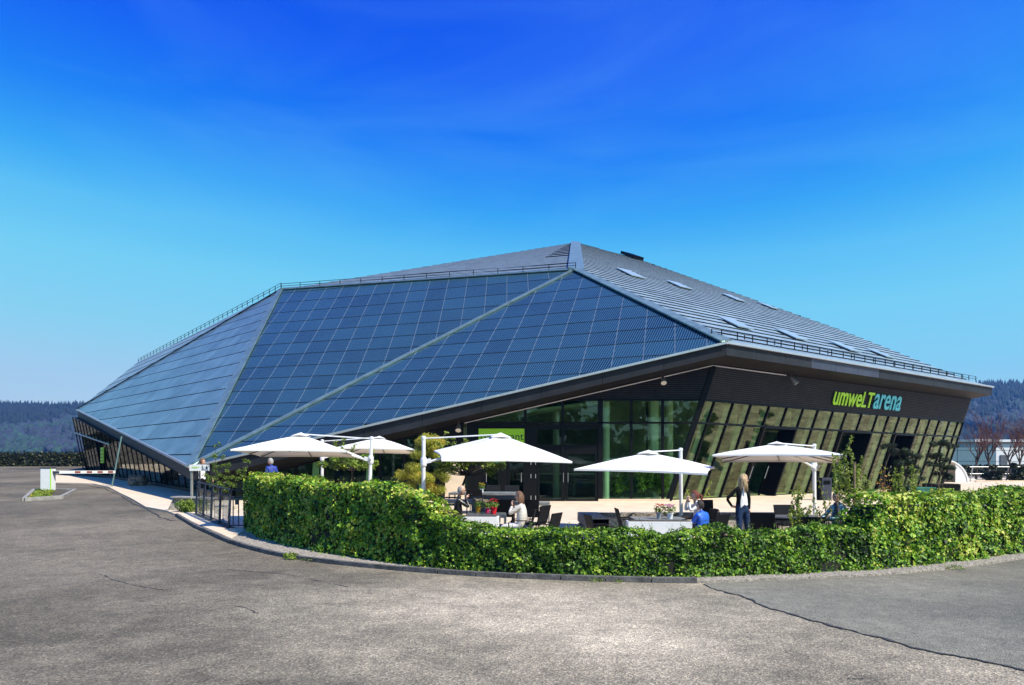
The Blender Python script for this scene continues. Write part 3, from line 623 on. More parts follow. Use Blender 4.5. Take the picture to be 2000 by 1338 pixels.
# snow guards
def guard(a, b, n, step, hgt=.34, rails=2, rr=.022):
    mb_ = MB(); L_ = (b - a).length; k = max(2, int(L_ / step)); n = n.normalized()
    for i in range(k + 1): p = a.lerp(b, i / k); mb_.bar(p, p + n * hgt, .04, .02)
    for r in range(rails): q = n * (hgt * (r + 1) / rails); mb_.tube([a + q, b + q], rr, 5)
    mb_.build('snow_guard', M['black_metal'], bld)
u_ = PR[3]; guard(CC + u_ * .55 + D * .2 + nR * .1, CC + D * 15.6 + u_ * .45 + nR * .1, V3((0, 0, 1)), 1.05, .30, 2, .014); guard(CC + u_ * .95 + D * .1 + nR * .1, CC + D * 15.0 + u_ * .85 + nR * .1, V3((0, 0, 1)), 2.1, .2, 1, .012)
guard(EE + nA * .12, BB + nA * .12, V3((0, 0, 1)), 1.6, .32, 2, .018); guard(KK + V3((0, 0, .0)), EE + V3((0, 0, .15)), V3((0, 0, 1)), .9, .36, 2, .016)
# eaves: fascia panels with a bright drip edge, and soffits
FT = .48
def eave(a, b, m_, th0, th1, step, skip=None):
    d_ = (b - a); L_ = d_.length; d_.normalize(); k = max(1, round(L_ / step)); out = V3((d_.y, -d_.x, 0)).normalized()
    for i in range(k):
        p = a.lerp(b, i / k) + d_ * .008; q = a.lerp(b, (i + 1) / k) - d_ * .008; t0 = th0 + (th1 - th0) * i / k; t1 = th0 + (th1 - th0) * (i + 1) / k
        mm_ = M['fascia_b'] if (skip and i in skip) else m_
        MB().prism([p + V3((0, 0, -.05)), q + V3((0, 0, -.05)), q + V3((0, 0, -t1)), p + V3((0, 0, -t0))], -out * .07).build('fascia_panel', mm_, bld)
    MB().bar(a + out * .05 + V3((0, 0, .0)), b + out * .05, .16, .09).build('drip_edge', M['drip'], bld)
eave(VV, CC, M['fascia'], .56, FT, 2.55); eave(CC, HH, M['fascia'], FT, FT, 2.1, (3, 4, 5)); eave(GG, VV, M['fascia'], .62, .56, 3.2)
gback = V3((-34.0, 63.5, 5.9)); hback = HH + V3((-3.5, 4.5, 0))
MB().prism([HH + V3((0, 0, -.05)), hback + V3((0, 0, -.05)), hback + V3((0, 0, -FT)), HH + V3((0, 0, -FT))], V3((-.05, -.05, 0))).build('fascia_panel', M['fascia'], bld)
z0 = .457; FY = 30.25
def W(t_, z): return V3((6.59 + (z - z0) * .334 + 1.31 * t_, FY + t_, z))
def topz(x): return 6.27 - (8.53 - x) * (6.27 - 3.83) / (8.53 + 2.05)      # wall top under the sloping eave
LN = V3((-12.5, 32.0, 0)); LF = V3((-34.2, 57.3, 0)); lo_ = V3((-.76, -.65, 0))
def WL(s, k):   # left front: s along, k 0..1 up
    b = LN.lerp(LF, s); g_ = gz(b.x, b.y) + .05; zt = 1.27 + (5.75 - 1.27) * s; return V3((b.x, b.y, g_)).lerp(V3((b.x, b.y, zt)) + lo_ * (.05 + .75 * s) * 1.0, k)
wallC = V3((8.53, FY, 6.27)); wallL = V3((-2.05, FY, 3.83)); wallV = V3((-12.5, 32, 1.27)); wfar = W(16.2, 6.27); wG = WL(1, 1)
lowV = VV + V3((0, 0, -.56)); lowC = CC + V3((0, 0, -FT)); lowH = HH + V3((0, 0, -FT)); lowG = GG + V3((0, 0, -.62)); lowL = VV.lerp(CC, (-2.05 + 13.41) / 21.92) + V3((0, 0, -.5)); hbl = hback + V3((0, 0, -FT))
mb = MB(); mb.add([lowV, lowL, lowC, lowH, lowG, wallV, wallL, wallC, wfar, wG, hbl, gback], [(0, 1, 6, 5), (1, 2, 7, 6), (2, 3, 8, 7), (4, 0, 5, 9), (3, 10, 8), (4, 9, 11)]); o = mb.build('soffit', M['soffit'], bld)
# --- front, panes between frames
ZG, ZT = 4.78, 3.81
def frame_bar(a, b, wd=.09, dp=.14, up=(0, 1, 0), nm='mullion', m_=None): return MB().bar(a, b, wd, dp, up=up).build(nm, m_ or M['frame'], bld)
def pane(pts_, m_=None, nm='window_pane', off=V3((0, .02, 0))): return MB().prism(pts_, off).build(nm, m_ or M['glass'], bld)
def fx(px): return (px - 1000) / F * FY
cornerX = lambda z: 6.59 + (z - z0) * .334
def zx(x, z): return V3((x, FY, z))
mx_px = [1026, 1099, 1172.5, 1233, 1294]; mxs_ = [fx(p) for p in mx_px]
for x, wd in zip(mxs_, (.12, .10, .20, .10, .10)):
    frame_bar(zx(x, z0 if x > 2 else ZT), zx(x, min(ZG, topz(x))), wd)
frame_bar(W(0, z0), W(0, 6.2), .22, .20, nm='corner_post')
frame_bar(zx(fx(915), ZT), zx(cornerX(ZT), ZT), .14, .07, nm='transom', up=(0, 0, 1)); xs0 = 8.53 - (6.27 - ZG) / ((6.27 - 3.83) / (8.53 + 2.05))
frame_bar(zx(xs0, ZG), zx(cornerX(ZG), ZG), .14, .09, nm='transom', up=(0, 0, 1)); frame_bar(zx(mxs_[2], z0 + .06), zx(cornerX(z0), z0 + .06), .14, .10, nm='sill_bar', up=(0, 0, 1))
hb_ = .05; edges = [fx(935)] + mxs_
for i in range(len(edges)):                                        # upper lights
    a = edges[i] + hb_; b = (edges[i + 1] - hb_) if i + 1 < len(edges) else None
    ta = min(ZG - .05, topz(a) - .05); 
    if b is None: pts_ = [zx(a, ZT + .05), zx(cornerX(ZT) - .1, ZT + .05), zx(cornerX(ZG) - .1, ZG - .05), zx(a, ta)]
    else:
        tb = min(ZG - .05, topz(b) - .05); pts_ = [zx(a, ZT + .05), zx(b, ZT + .05), zx(b, tb), zx(a, ta)]
        if a < xs0 < b: pts_.insert(3, zx(xs0, ZG - .05))
    if ta > ZT + .06 or b: pane([p for p in pts_])
for a, b in ((mxs_[2] + .1, mxs_[3] - .05), (mxs_[3] + .05, mxs_[4] - .05)): pane([zx(a, z0 + .12), zx(b, z0 + .12), zx(b, ZT - .05), zx(a, ZT - .05)])
pane([zx(mxs_[4] + .05, z0 + .12), zx(cornerX(z0 + .12) - .12, z0 + .12), zx(cornerX(ZT) - .12, ZT - .05), zx(mxs_[4] + .05, ZT - .05)])
# cladding slats of front and wing
def slats(nm, left, right, z_lo, z_hi, pitch, n_out):
    mb_ = MB(); z = z_lo
    while z < z_hi - .03:
        a, b = left(z), right(z); a2, b2 = left(z + pitch * .62), right(z + pitch * .62)
        if (b - a).length > .1 and (b - a).dot(right(z_lo) - left(z_lo)) > 0: mb_.prism([a, b, b2, a2], n_out * .035)
        z += pitch
    o_ = mb_.build(nm, M['cladding'], bld); o_['kind'] = 'stuff'
zl = lambda z: zx(max(8.53 - (6.27 - z) / ((6.27 - 3.83) / 10.58), -2.0), z)
slats('cladding_slats', zl, lambda z: zx(cornerX(z) - .12, z), ZG + .06, 6.22, .088, V3((0, -1, 0)))
EU = V3((.334, 0, 1)).normalized(); nW = D.cross(EU).normalized(); nW = -nW if nW.y > 0 else nW
slats('cladding_slats', lambda z: W(.09, z), lambda z: W(16.2, z), ZG + .06, 6.24, .088, nW)
mb = MB(); mb.add([zx(xs0 - .2, ZG), zx(cornerX(ZG), ZG), zx(8.53, 6.27)], [(0, 1, 2)]); q = V3((0, .05, 0)); mb.v = [tuple(V3(v) + q) for v in mb.v]; mb.build('cladding_back', M['clad_dark'], bld)
mb = MB(); mb.prism([W(0, ZG), W(16.2, ZG), W(16.2, 6.27), W(0, 6.27)], -nW * .06); mb.v = [tuple(V3(v) - nW * .01) for v in mb.v]; mb.build('cladding_back', M['clad_dark'], bld)
# --- wing: leaning mullions, panes, fins behind
def tt(px, z=ZG):
    r = (px - 1000) / F; x0 = 6.59 + (z - z0) * .334; return (r * FY - x0) / (1.31 - r)
MW = [0] + [tt(p) for p in (1395.6, 1432.3, 1467, 1502.7, 1537, 1569, 1598, 1627.5, 1653.3, 1683.6, 1714, 1736, 1757, 1776.4, 1796.8, 1816.5, 1834.9, 1854.6, 1871.6)] + [16.2]
DOORS = {4: 6, 9: 11, 13: 14, 14: 15}; ZB = z0 + .10; zt_ = ZT - .02
door_sp = [(4, 6), (9, 11), (13, 15)]
def in_door(i): return any(a <= i < b for a, b in door_sp)
for i, t_ in enumerate(MW[1:], 1):
    lo = ZT if any(a < i < b for a, b in door_sp) else z0
    frame_bar(W(t_, lo), W(t_, ZG), .065, .11, up=nW)
    if not any(a < i < b for a, b in door_sp): MB().bar(W(t_, z0 + .1) - nW * .20, W(t_, ZG) - nW * .20, .05, .24, up=nW).build('window_fin', M['fin'], bld)
    else: MB().bar(W(t_, ZT) - nW * .20, W(t_, ZG) - nW * .20, .05, .24, up=nW).build('window_fin', M['fin'], bld)
for z in (ZT, ZG): frame_bar(W(0, z), W(16.2, z), .13, .075, nm='transom', up=(0, 0, 1))
for a, b in ((0, 4), (6, 9), (11, 13), (15, 20)):
    frame_bar(W(MW[a], ZB - .02), W(MW[b], ZB - .02), .13, .08, nm='sill_bar', up=(0, 0, 1))
for i in range(20):
    a, b = MW[i] + .05, MW[i + 1] - .05
    pane([W(a, ZT + .05), W(b, ZT + .05), W(b, ZG - .05), W(a, ZG - .05)], M['glass_w'], off=-nW * .02)
    if not in_door(i): pane([W(a, ZB + .03), W(b, ZB + .03), W(b, ZT - .05), W(a, ZT - .05)], M['glass_w'], off=-nW * .02)
# doors of the wing: dark projecting portals with a door inside
for a, b in door_sp:
    ta, tb = MW[a] + .06, MW[b] - .06
    for t_ in (ta, tb): MB().bar(W(t_, z0) - nW * .35, W(t_, ZT - .04) - nW * .35, .12, .9, up=nW).build('portal_side', M['black_metal'], bld)
    MB().bar(W(ta, ZT - .1) - nW * .35, W(tb, ZT - .1) - nW * .35, .9, .12, up=(0, 0, 1)).build('portal_head', M['black_metal'], bld)
    pb = -nW * .75; pbx = V3((pb.x, pb.y, 0)); mid = (ta + tb) / 2
    for x0_, x1_ in ((ta + .05, mid - .02), (mid + .02, tb - .05)):
        dr = pane([W(x0_, z0 + .05) + pbx, W(x1_, z0 + .05) + pbx, W(x1_, ZT - .2) + pbx, W(x0_, ZT - .2) + pbx], M['glass_d'], 'door', off=pbx * .05)
        for sx in (x0_, x1_): MB().bar(W(sx, z0 + .05) + pbx, W(sx, ZT - .2) + pbx, .09, .08, up=nW).build('door_frame', M['frame'], dr)
        MB().bar(W((x0_ + x1_) / 2 + .3, z0 + .9) + pbx * .88, W((x0_ + x1_) / 2 + .3, z0 + 1.5) + pbx * .88, .03, .03).build('handle', M['silver'], dr)
# --- front doors (restaurant entrance and double glass door)
def door(x0_, x1_, zt, y=FY, hx=None, m_=None):
    dr = MB().prism([V3((x0_ + .07, y, z0 + .12)), V3((x1_ - .07, y, z0 + .12)), V3((x1_ - .07, y, zt - .07)), V3((x0_ + .07, y, zt - .07))], (0, .02, 0)).build('door', m_ or M['glass_d'], bld)
    f_ = MB()
    for x in (x0_ + .04, x1_ - .04): f_.box((x, y, (z0 + zt) / 2), (.085, .09, zt - z0))
    for z in (z0 + .07, zt - .04): f_.box(((x0_ + x1_) / 2, y, z), (x1_ - x0_ - .17, .085, .10))
    f_.build('door_frame', M['frame'], dr)
    if hx is not None:
        MB().tube([(hx, y - .09, z0 + .85), (hx, y - .09, z0 + 1.25)], .014, 6).build('handle', M['silver'], dr)
    return dr
dz = z0 + 2.12
door(fx(1050), fx(1104), dz, hx=fx(1100)); door(fx(1105), fx(1166), dz, hx=fx(1109)); door(fx(944), fx(976), dz, hx=fx(950)); door(fx(992), fx(1026), dz, hx=fx(1018))
pane([V3((fx(1050), FY, dz + .32)), V3((fx(1166), FY, dz + .32)), V3((fx(1166), FY, ZT - .28)), V3((fx(1050), FY, ZT - .28))], M['glass_d'])
for x0_, x1_, za, zb in ((1026, 1050, z0, ZT), (1166, 1171, z0, ZT), (976, 992, z0, dz), (1050, 1166, dz, dz + .32), (1050, 1166, ZT - .28, ZT - .05), (912, 944, z0, dz), (912, 935, dz, ZT), (935, 1026, ZT - .24, ZT - .05)):
    MB().box(((fx(x0_) + fx(x1_)) / 2, FY + .03, (za + zb) / 2), (fx(x1_) - fx(x0_) - .006, .10, zb - za - .006)).build('door_surround', M['frame'], bld)
for x in (1037, 1046, 1169):
    for y_ in (904, 930, 972):
        MB().box((fx(x), FY - .04, EYE + (HZ - y_) / F * FY), (.03, .03, .17)).build('hinge', M['silver'], bld)
sg = MB().box(((fx(935) + fx(1024)) / 2, FY - .05, (ZT - .24 + dz) / 2 + .02), (fx(1024) - fx(935), .05, ZT - .24 - dz - .06)).build('sign_board', M['lime'], bld)
pane([V3((fx(1009.5), FY - .07, 2.05)), V3((fx(1016), FY - .07, 2.05)), V3((fx(1016), FY - .07, 2.17)), V3((fx(1009.5), FY - .07, 2.17))], M['cyan'], 'sticker', V3((0, .01, 0))).location.x -= .9
def text(body, nm, m_, M4, width, parent, ext=.02, shear=0.0, offset=0.0, spacing=1.0):
    cu = bpy.data.curves.new(nm, 'FONT'); cu.body = body; cu.extrude = 0; cu.shear = shear; cu.offset = offset; cu.space_character = spacing
    o_ = bpy.data.objects.new(nm, cu); COL.objects.link(o_); bpy.context.view_layer.update(); cu.extrude = 0; xs_ = [v[0] for v in o_.bound_box]; W0 = max(xs_) - min(xs_); s = width / W0
    cu.extrude = ext / s; cu.materials.append(m_); o_.matrix_world = M4 @ Matrix.Scale(s, 4) @ Matrix.Translation((-min(xs_), 0, 0))
    mw_ = o_.matrix_world.copy(); bpy.context.view_layer.update(); me_ = bpy.data.meshes.new_from_object(o_.evaluated_get(bpy.context.evaluated_depsgraph_get())); bpy.data.objects.remove(o_); o_ = bpy.data.objects.new(nm, me_); COL.objects.link(o_)
    org = ORG[parent.name]; o_.matrix_world = Matrix.Translation(-org) @ mw_
    o_.parent = parent; ORG[o_.name] = org; return o_
def basis(o_, x, y):
    x = x.normalized(); y = (y - x * y.dot(x)).normalized(); z = x.cross(y); return Matrix(((x.x, y.x, z.x, o_.x), (x.y, y.y, z.y, o_.y), (x.z, y.z, z.z, o_.z), (0, 0, 0, 1)))
text('restaurant', 'lettering', M['ink'], basis(V3((fx(939), FY - .078, EYE + (HZ - 859.5) / F * FY)), V3((1, 0, 0)), V3((0, 0, 1))), fx(1022.5) - fx(939), sg, .004)
# name of the hall on the wing
PW = (W(0, z0), nW, D.normalized(), EU); off = nW * .10
a_ = hit((W(0, z0) + off, nW), 1626, 793); b_ = hit((W(0, z0) + off, nW), 1703, 802); c_ = hit((W(0, z0) + off, nW), 1759, 803)
def wing_text(s, p, q, m_, up=None):
    o_ = text(s, 'lettering', m_, basis(p, D, EU), (V3((q.x, q.y, 0)) - V3((p.x, p.y, 0))).length, bld, .02, .12, .014, 1.02); return o_
tp = (a_.x - W(0, 5.25).x) / 1.31
def onW(px, z):
    r = (px - 1000) / F; x0 = 6.59 + (z - z0) * .334 + off.x; return W((r * (FY + off.y) - x0) / (1.31 - r), z) + off
zb_ = 5.02 + .10
p1 = onW(1626, zb_); p2 = onW(1680, zb_); p3 = onW(1703.5, zb_); p4 = onW(1757, zb_)
t1 = wing_text('umwe', p1, p2, M['lime2']); t2 = wing_text('LT', p2 + D.normalized() * .05, p3, M['lime2']); t3 = wing_text('arena', p3 + D.normalized() * .05, p4, M['cyan'])
for t_ in (t1, t2, t3): # stretch the letters upward to their real height
    t_.matrix_basis = t_.matrix_basis @ Matrix.Diagonal((1, 1.2 if t_ is not t2 else 1.05, 1, 1))
# pipe along the wall top, floodlights, camera
MB().tube([zx(-2.0, 3.80) + V3((0, -.08, 0)), zx(8.45, 6.22) + V3((0, -.08, 0)), W(3.2, 6.22) + nW * .08], .03, 6).build('pipe', M['silver'], bld)
def flood(p, d_, s=1.0):
    q = V3(d_).normalized(); mb_ = MB(); mb_.tube([p, p + q * .18 * s, p + q * .34 * s], [.06 * s, .10 * s, .12 * s], 10); mb_.tube([p, p + V3((0, .1, .18))], .02, 6); mb_.build('floodlight', M['silver'], bld)
flood(zx(fx(1291), topz(fx(1291)) - .02) + V3((0, -.35, -.05)), (0, -.5, -.6)); flood(zx(fx(897), 3.72) + V3((0, -.35, 0)), (0, -.5, -.6)); flood(W(3.35, 6.15) + nW * .25, (.4, -.2, -.6), 1.1)
# plinth
MB().prism([zx(mxs_[2] - .1, .46) + V3((0, -.16, 0)), zx(6.62, .46) + V3((0, -.16, 0)), zx(6.62, .60) + V3((0, -.16, 0)), zx(mxs_[2] - .1, .60) + V3((0, -.16, 0))], (0, .14, 0)).build('plinth', M['paving'], bld)
for a, b in ((0, 4), (6, 9), (11, 13), (15, 20)):
    MB().prism([W(MW[a], .46) + nW * .16, W(MW[b], .46) + nW * .16, W(MW[b], .56) + nW * .16, W(MW[a], .56) + nW * .16], -nW * .14).build('plinth', M['paving'], bld)
# --- recessed low front on the left part, behind the hedge
def PB(x, z): s = (x + 2.05) / (-12.5 + 2.05); return V3((x, FY + .02 + 1.75 * s, z))
def topB(x): s = (x + 2.05) / (-10.45); return 3.83 + (1.27 - 3.83) * s
bx = [-2.05, -3.3, -4.6, -5.7, -6.9, -8.2, -9.5, -10.8, -12.45]
for i in range(len(bx) - 1):
    x0_, x1_ = bx[i], bx[i + 1]
    if i == 0:
        MB().prism([PB(x0_, z0), PB(x1_, z0), PB(x1_, topB(x1_)), PB(x0_, topB(x0_))], (0, .1, 0)).build('side_wall', M['frame'], bld); continue
    pane([PB(x0_ - .06, z0 + .1), PB(x1_ + .06, z0 + .1), PB(x1_ + .06, max(z0 + .15, topB(x1_) - .08)), PB(x0_ - .06, topB(x0_) - .08)], M['glass'])
    frame_bar(PB(x1_, z0), PB(x1_, topB(x1_)), .14, .12)
    if i % 2 == 1: MB().prism([PB(x0_ - .45, z0) + V3((0, .4, 0)), PB(x0_ - .75, z0) + V3((0, .4, 0)), PB(x0_ - .62, topB(x0_ - .6)) + V3((0, .4, 0)), PB(x0_ - .32, topB(x0_ - .3)) + V3((0, .4, 0))], (0, .1, 0)).build('window_fin', M['fin'], bld)
MB().bar(PB(-2.05, z0 + .05), PB(-12.5, z0 + .05), .14, .12).build('sill_bar', M['frame'], bld)
frame_bar(PB(-2.05, 3.80), PB(-12.5, 1.25), .1, .08, nm='transom', up=(0, 0, 1))
MB().prism([V3((fx(870), FY - .3, z0)), V3((fx(908), FY - .3, z0)), V3((fx(908), FY - .3, 2.6)), V3((fx(872), FY - .3, 2.35))], (0, .12, 0)).build('screen_wall', M['paving'], bld)
# --- left front
NL = 30
for i in range(NL + 1):
    s = i / NL
    MB().bar(WL(s, 0), WL(s, 1), .055, .07, up=lo_).build('mullion', M['frame'], bld)
MB().bar(WL(0, 0) + lo_ * .08 + V3((0, 0, .06)), WL(1, 0) + lo_ * .08 + V3((0, 0, .06)), .28, .14).build('plinth', M['fascia'], bld)
for i in range(NL):
    a, b = i / NL + .003, (i + 1) / NL - .003
    if i in (22, 23, 28, 29):
        MB().prism([WL(a, .02) - lo_ * .3, WL(b, .02) - lo_ * .3, WL(b, .72) - lo_ * .3, WL(a, .72) - lo_ * .3], -lo_ * .05).build('door', M['glass_d'], bld)
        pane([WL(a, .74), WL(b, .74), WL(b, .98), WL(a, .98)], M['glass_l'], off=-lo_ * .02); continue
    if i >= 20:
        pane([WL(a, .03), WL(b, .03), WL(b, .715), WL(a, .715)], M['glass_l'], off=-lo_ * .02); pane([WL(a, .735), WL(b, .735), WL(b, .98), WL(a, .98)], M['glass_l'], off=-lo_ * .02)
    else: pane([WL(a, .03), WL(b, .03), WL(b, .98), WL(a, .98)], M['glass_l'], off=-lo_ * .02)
MB().bar(WL(.66, .725) + lo_ * .03, WL(1, .725) + lo_ * .03, .13, .07).build('transom', M['silver'], bld)
pl_ = WL(.735, .45) + lo_ * .12; dl = (LF - LN).normalized()
gs = MB().prism([pl_ + dl * .55 + V3((0, 0, -.55)), pl_ - dl * .45 + V3((0, 0, -.55)), pl_ - dl * .45 + V3((0, 0, .55)), pl_ + dl * .55 + V3((0, 0, .55))], lo_ * .04).build('sign_board', M['lime'], bld)
lm = MB()
for k in range(4): lm.box((0, 0, 0), (.01, .01, .01)) if False else lm.prism([pl_ + dl * .4 + lo_ * .05 + V3((0, 0, .35 - k * .24)), pl_ - dl * .3 + lo_ * .05 + V3((0, 0, .35 - k * .24)), pl_ - dl * .3 + lo_ * .05 + V3((0, 0, .30 - k * .24)), pl_ + dl * .4 + lo_ * .05 + V3((0, 0, .30 - k * .24))], lo_ * .01)
lm.build('lettering', M['ink'], gs)
# --- hidden sides and back
def wallq(a, b, zb, zt_): MB().prism([V3((a[0], a[1], zb)), V3((b[0], b[1], zb)), V3((b[0], b[1], zt_)), V3((a[0], a[1], zt_))], (0, .2, 0)).build('rear_wall', M['cladding'], bld)
wallq((27.9, 46.6), (31, 88), 0, 6.0); wallq((31, 88), (-42, 96), 0, 6.0); wallq((-42, 96), (-34.3, 57.6), 0, 5.8)
# --- interior
sheet_pts = [(6.7, FY + .12), (27.5, 46.2), (28, 60), (-30, 62), (-32.5, 56.5), (-12.2, 32.4), (-2, FY + .15)]
mb = MB(); mb.prism([V3((x, y, z0 - .35)) for x, y in sheet_pts], (0, 0, .35)); mb.build('interior_floor', M['interior'], bld)
mb = MB(); mb.prism([V3((-9, 40, z0)), V3((7.5, 40, z0)), V3((7.5, 40, 6.6)), V3((-9, 40, 4.5))], (0, .2, 0)); mb.prism([V3((7.6, 40, z0)), V3((26, 54, z0)), V3((26, 54, 7.0)), V3((7.6, 40, 7.0))], (0, .2, 0)); mb.build('interior_wall', M['in_wall'], bld)
mb = MB(); mb.prism([V3((-12, 33.5, 1.0)), V3((-9, 40.2, 1.2)), V3((-9, 40.2, 5)), V3((-12, 33.5, 1.6))], (.1, 0, 0)); mb.build('interior_wall', M['in_wall'], bld)
ilp = [(-1.9, 30.6, 3.9), (8.3, 30.6, 5.3), (8.6, 40, 5.6), (-9, 40, 4.0), (-9, 32.2, 2.4)]
MB().prism([V3(p) for p in ilp], (0, 0, .12)).build('ceiling', M['in_wall'], bld)
for px_, Y_, r in ((1184, 30.9, .15), (1278, 31.7, .19), (1086, 32.5, .15), (905, 34, .2)):
    x = (px_ - 1000) / F * Y_; MB().lathe((x, Y_, z0), [(r, 0), (r, 5.2)], 12).build('interior_column', M['column'], bld)
for k in range(5):
    p = W(1.6 + 3.0 * k, z0) - nW * 2.2; MB().lathe((p.x, p.y, z0), [(.17, 0), (.17, 5.6)], 12).build('interior_column', M['column'], bld)
mb = MB(); mb.box((2.6, 35.5, z0 + .55), (4.6, .7, 1.1)); mb.build('counter', M['table_dark'], bld, bevel=.02); mb = MB(); mb.box((2.6, 35.5, z0 + 1.13), (4.8, .8, .06)); mb.build('counter_top', M['white'], bld)
MB().box((2.0, 38.0, 3.0), (6, .3, .08)).build('shelf', M['white'], bld)
# ================================================================ HEDGES
def hedge(name, label, cat, i0, i1, hfun, depth, m_, size, dens, parent_cat=None, tint0=.0, endtaper=(0, 0)):
    pts_ = HB[i0:i1 + 1]; loc = pts_[len(pts_) // 2]; root = thing(name, label, cat, tuple(loc)); path = along(pts_, .12); n = len(path)
    nr_ = []
    for i in range(n):
        d_ = (path[min(i + 2, n - 1)] - path[max(i - 2, 0)]).normalized(); nr_.append(V3((-d_.y, d_.x, 0)))       # points away from the road
    s_tot = (n - 1) * .12
    # inner body
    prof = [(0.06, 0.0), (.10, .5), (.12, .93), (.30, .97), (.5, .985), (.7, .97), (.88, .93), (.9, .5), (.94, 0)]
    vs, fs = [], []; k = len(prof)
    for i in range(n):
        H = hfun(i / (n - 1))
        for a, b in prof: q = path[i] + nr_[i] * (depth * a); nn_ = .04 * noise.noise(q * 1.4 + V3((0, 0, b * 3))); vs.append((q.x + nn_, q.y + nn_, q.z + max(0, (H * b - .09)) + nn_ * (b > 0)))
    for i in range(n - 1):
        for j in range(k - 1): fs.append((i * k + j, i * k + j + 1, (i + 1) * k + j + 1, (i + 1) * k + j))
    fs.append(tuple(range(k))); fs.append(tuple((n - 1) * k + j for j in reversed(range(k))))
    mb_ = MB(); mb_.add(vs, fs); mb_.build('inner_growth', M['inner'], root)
    # leaves
    P_, N_, T_ = [], [], []
    Hm = sum(hfun(i / 20) for i in range(21)) / 21; tot = int(dens * s_tot * (Hm + depth * .9))
    for _ in range(tot):
        s = random.random(); i = min(n - 2, int(s * (n - 1))); H = hfun(s); base = path[i].lerp(path[i + 1], s * (n - 1) - i); nv = nr_[i]; r = random.random() * (H + depth)
        end = None
        if r < H: b = (random.random() ** .9); a = .03 + .04 * b; nrm = -nv * 1.0 + V3((0, 0, .25)); a -= .05 * random.random()
        else: a = random.random(); b = 1.0 + random.uniform(-.03, .04); nrm = V3((0, 0, 1)) - nv * (.5 - a) * .8
        q = base + nv * (depth * a); bump_ = .11 * noise.noise(q * 1.8 + V3((0, 0, b * H * 1.8))) + .06 * noise.noise(q * 5 + V3((0, 0, b * H * 5)))
        z = H * b; 
        if a < .15: q = q - nv * bump_
        z += bump_ * (1.2 if b > .9 else .3); z = max(.02, z)
        # droop outward at the foot
        if b < .25: q = q - nv * (.10 * (1 - b / .25)) * random.random()
        P_.append((q.x, q.y, q.z + z)); N_.append(nrm.normalized()[:])
        clump = noise.noise(V3((q.x * 2.2, q.y * 2.2, z * 2.2)) + V3((tint0 * 50, 0, 0)))
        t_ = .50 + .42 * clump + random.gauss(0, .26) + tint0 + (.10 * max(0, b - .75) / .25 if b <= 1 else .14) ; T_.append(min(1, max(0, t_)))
    for sgn, i in ((-1, 0), (1, n - 1)):                                                                         # end faces
        H = hfun(0 if i == 0 else 1); d_ = (path[1] - path[0]).normalized() * -1 if i == 0 else (path[-1] - path[-2]).normalized()
        for _ in range(int(dens * H * depth)):
            a = random.random(); b = random.random(); q = path[i] + nr_[i] * (depth * a) + d_ * (.05 + .08 * noise.noise(V3((a * 4, b * 4, 1)))); P_.append((q.x, q.y, q.z + H * b)); N_.append(d_[:]); T_.append(min(1, max(0, random.gauss(.42 + tint0, .2))))
    P_ = np.array(P_); N_ = np.array(N_); sz = size * np.exp(rng.normal(-.12, .34, len(P_))).clip(.35, 1.7)
    v, f, k2 = leaves_np(P_, N_, sz, .55, 'ivy', 1.0, .8); tri_soup('foliage', v, f, np.repeat(np.array(T_), k2), m_, root)['kind'] = 'stuff'
    # sprays and thin shoots sticking out
    mb_ = MB(); P2, N2, T2 = [], [], []
    for _ in range(int(s_tot * 16)):
        s = random.random(); i = min(n - 1, int(s * n)); H = hfun(s); q = path[i] + nr_[i] * (depth * random.uniform(.05, .95)) + V3((0, 0, H * random.uniform(.94, 1.0))); L_ = random.uniform(.08, .26); dv = V3((random.gauss(0, .35), random.gauss(0, .35), 1)).normalized()
        mb_.tube([q, q + dv * L_], [.004, .002], 3, False)
        for _k in range(5): P2.append((q + dv * L_ * random.random())[:]); N2.append((random.gauss(0, 1), random.gauss(0, 1), .4)); T2.append(min(1, random.uniform(.5, .95) + tint0))
    mb_.build('shoots', M['twig'], root)['kind'] = 'stuff'
    v, f, k2 = leaves_np(np.array(P2), np.array(N2), rng.uniform(size * .4, size * .8, len(P2)), .3, 'oval', 1.3); tri_soup('young_leaves', v, f, np.repeat(np.array(T2), k2), m_, root)['kind'] = 'stuff'
    return root
def h_left(s): return 1.57 - .04 * s + .05 * math.sin(s * 19) + .05 * noise.noise(V3((s * 9, 0, 0))) - (.62 * max(0, (s - .90) / .10) ** 1.3) - .25 * max(0, (.04 - s) / .04)
def h_mid(s): return .80 + .02 * math.sin(s * 31) + .03 * noise.noise(V3((s * 14, 3, 0))) + .22 * max(0, (.06 - s) / .06) 
def h_right(s): return 1.36 + .03 * math.sin(s * 25) + .05 * noise.noise(V3((s * 9, 7, 0))) - .45 * max(0, (.03 - s) / .03)
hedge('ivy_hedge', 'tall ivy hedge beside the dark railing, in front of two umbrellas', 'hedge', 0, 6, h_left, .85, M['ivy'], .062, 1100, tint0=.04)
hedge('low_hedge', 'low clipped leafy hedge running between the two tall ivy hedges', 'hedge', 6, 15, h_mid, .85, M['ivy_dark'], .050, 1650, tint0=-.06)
hedge('ivy_hedge', 'tall ivy hedge below the dark cloud-pruned pines, by the asphalt patch', 'hedge', 15, 21, h_right, .85, M['ivy'], .060, 1150, tint0=.02)
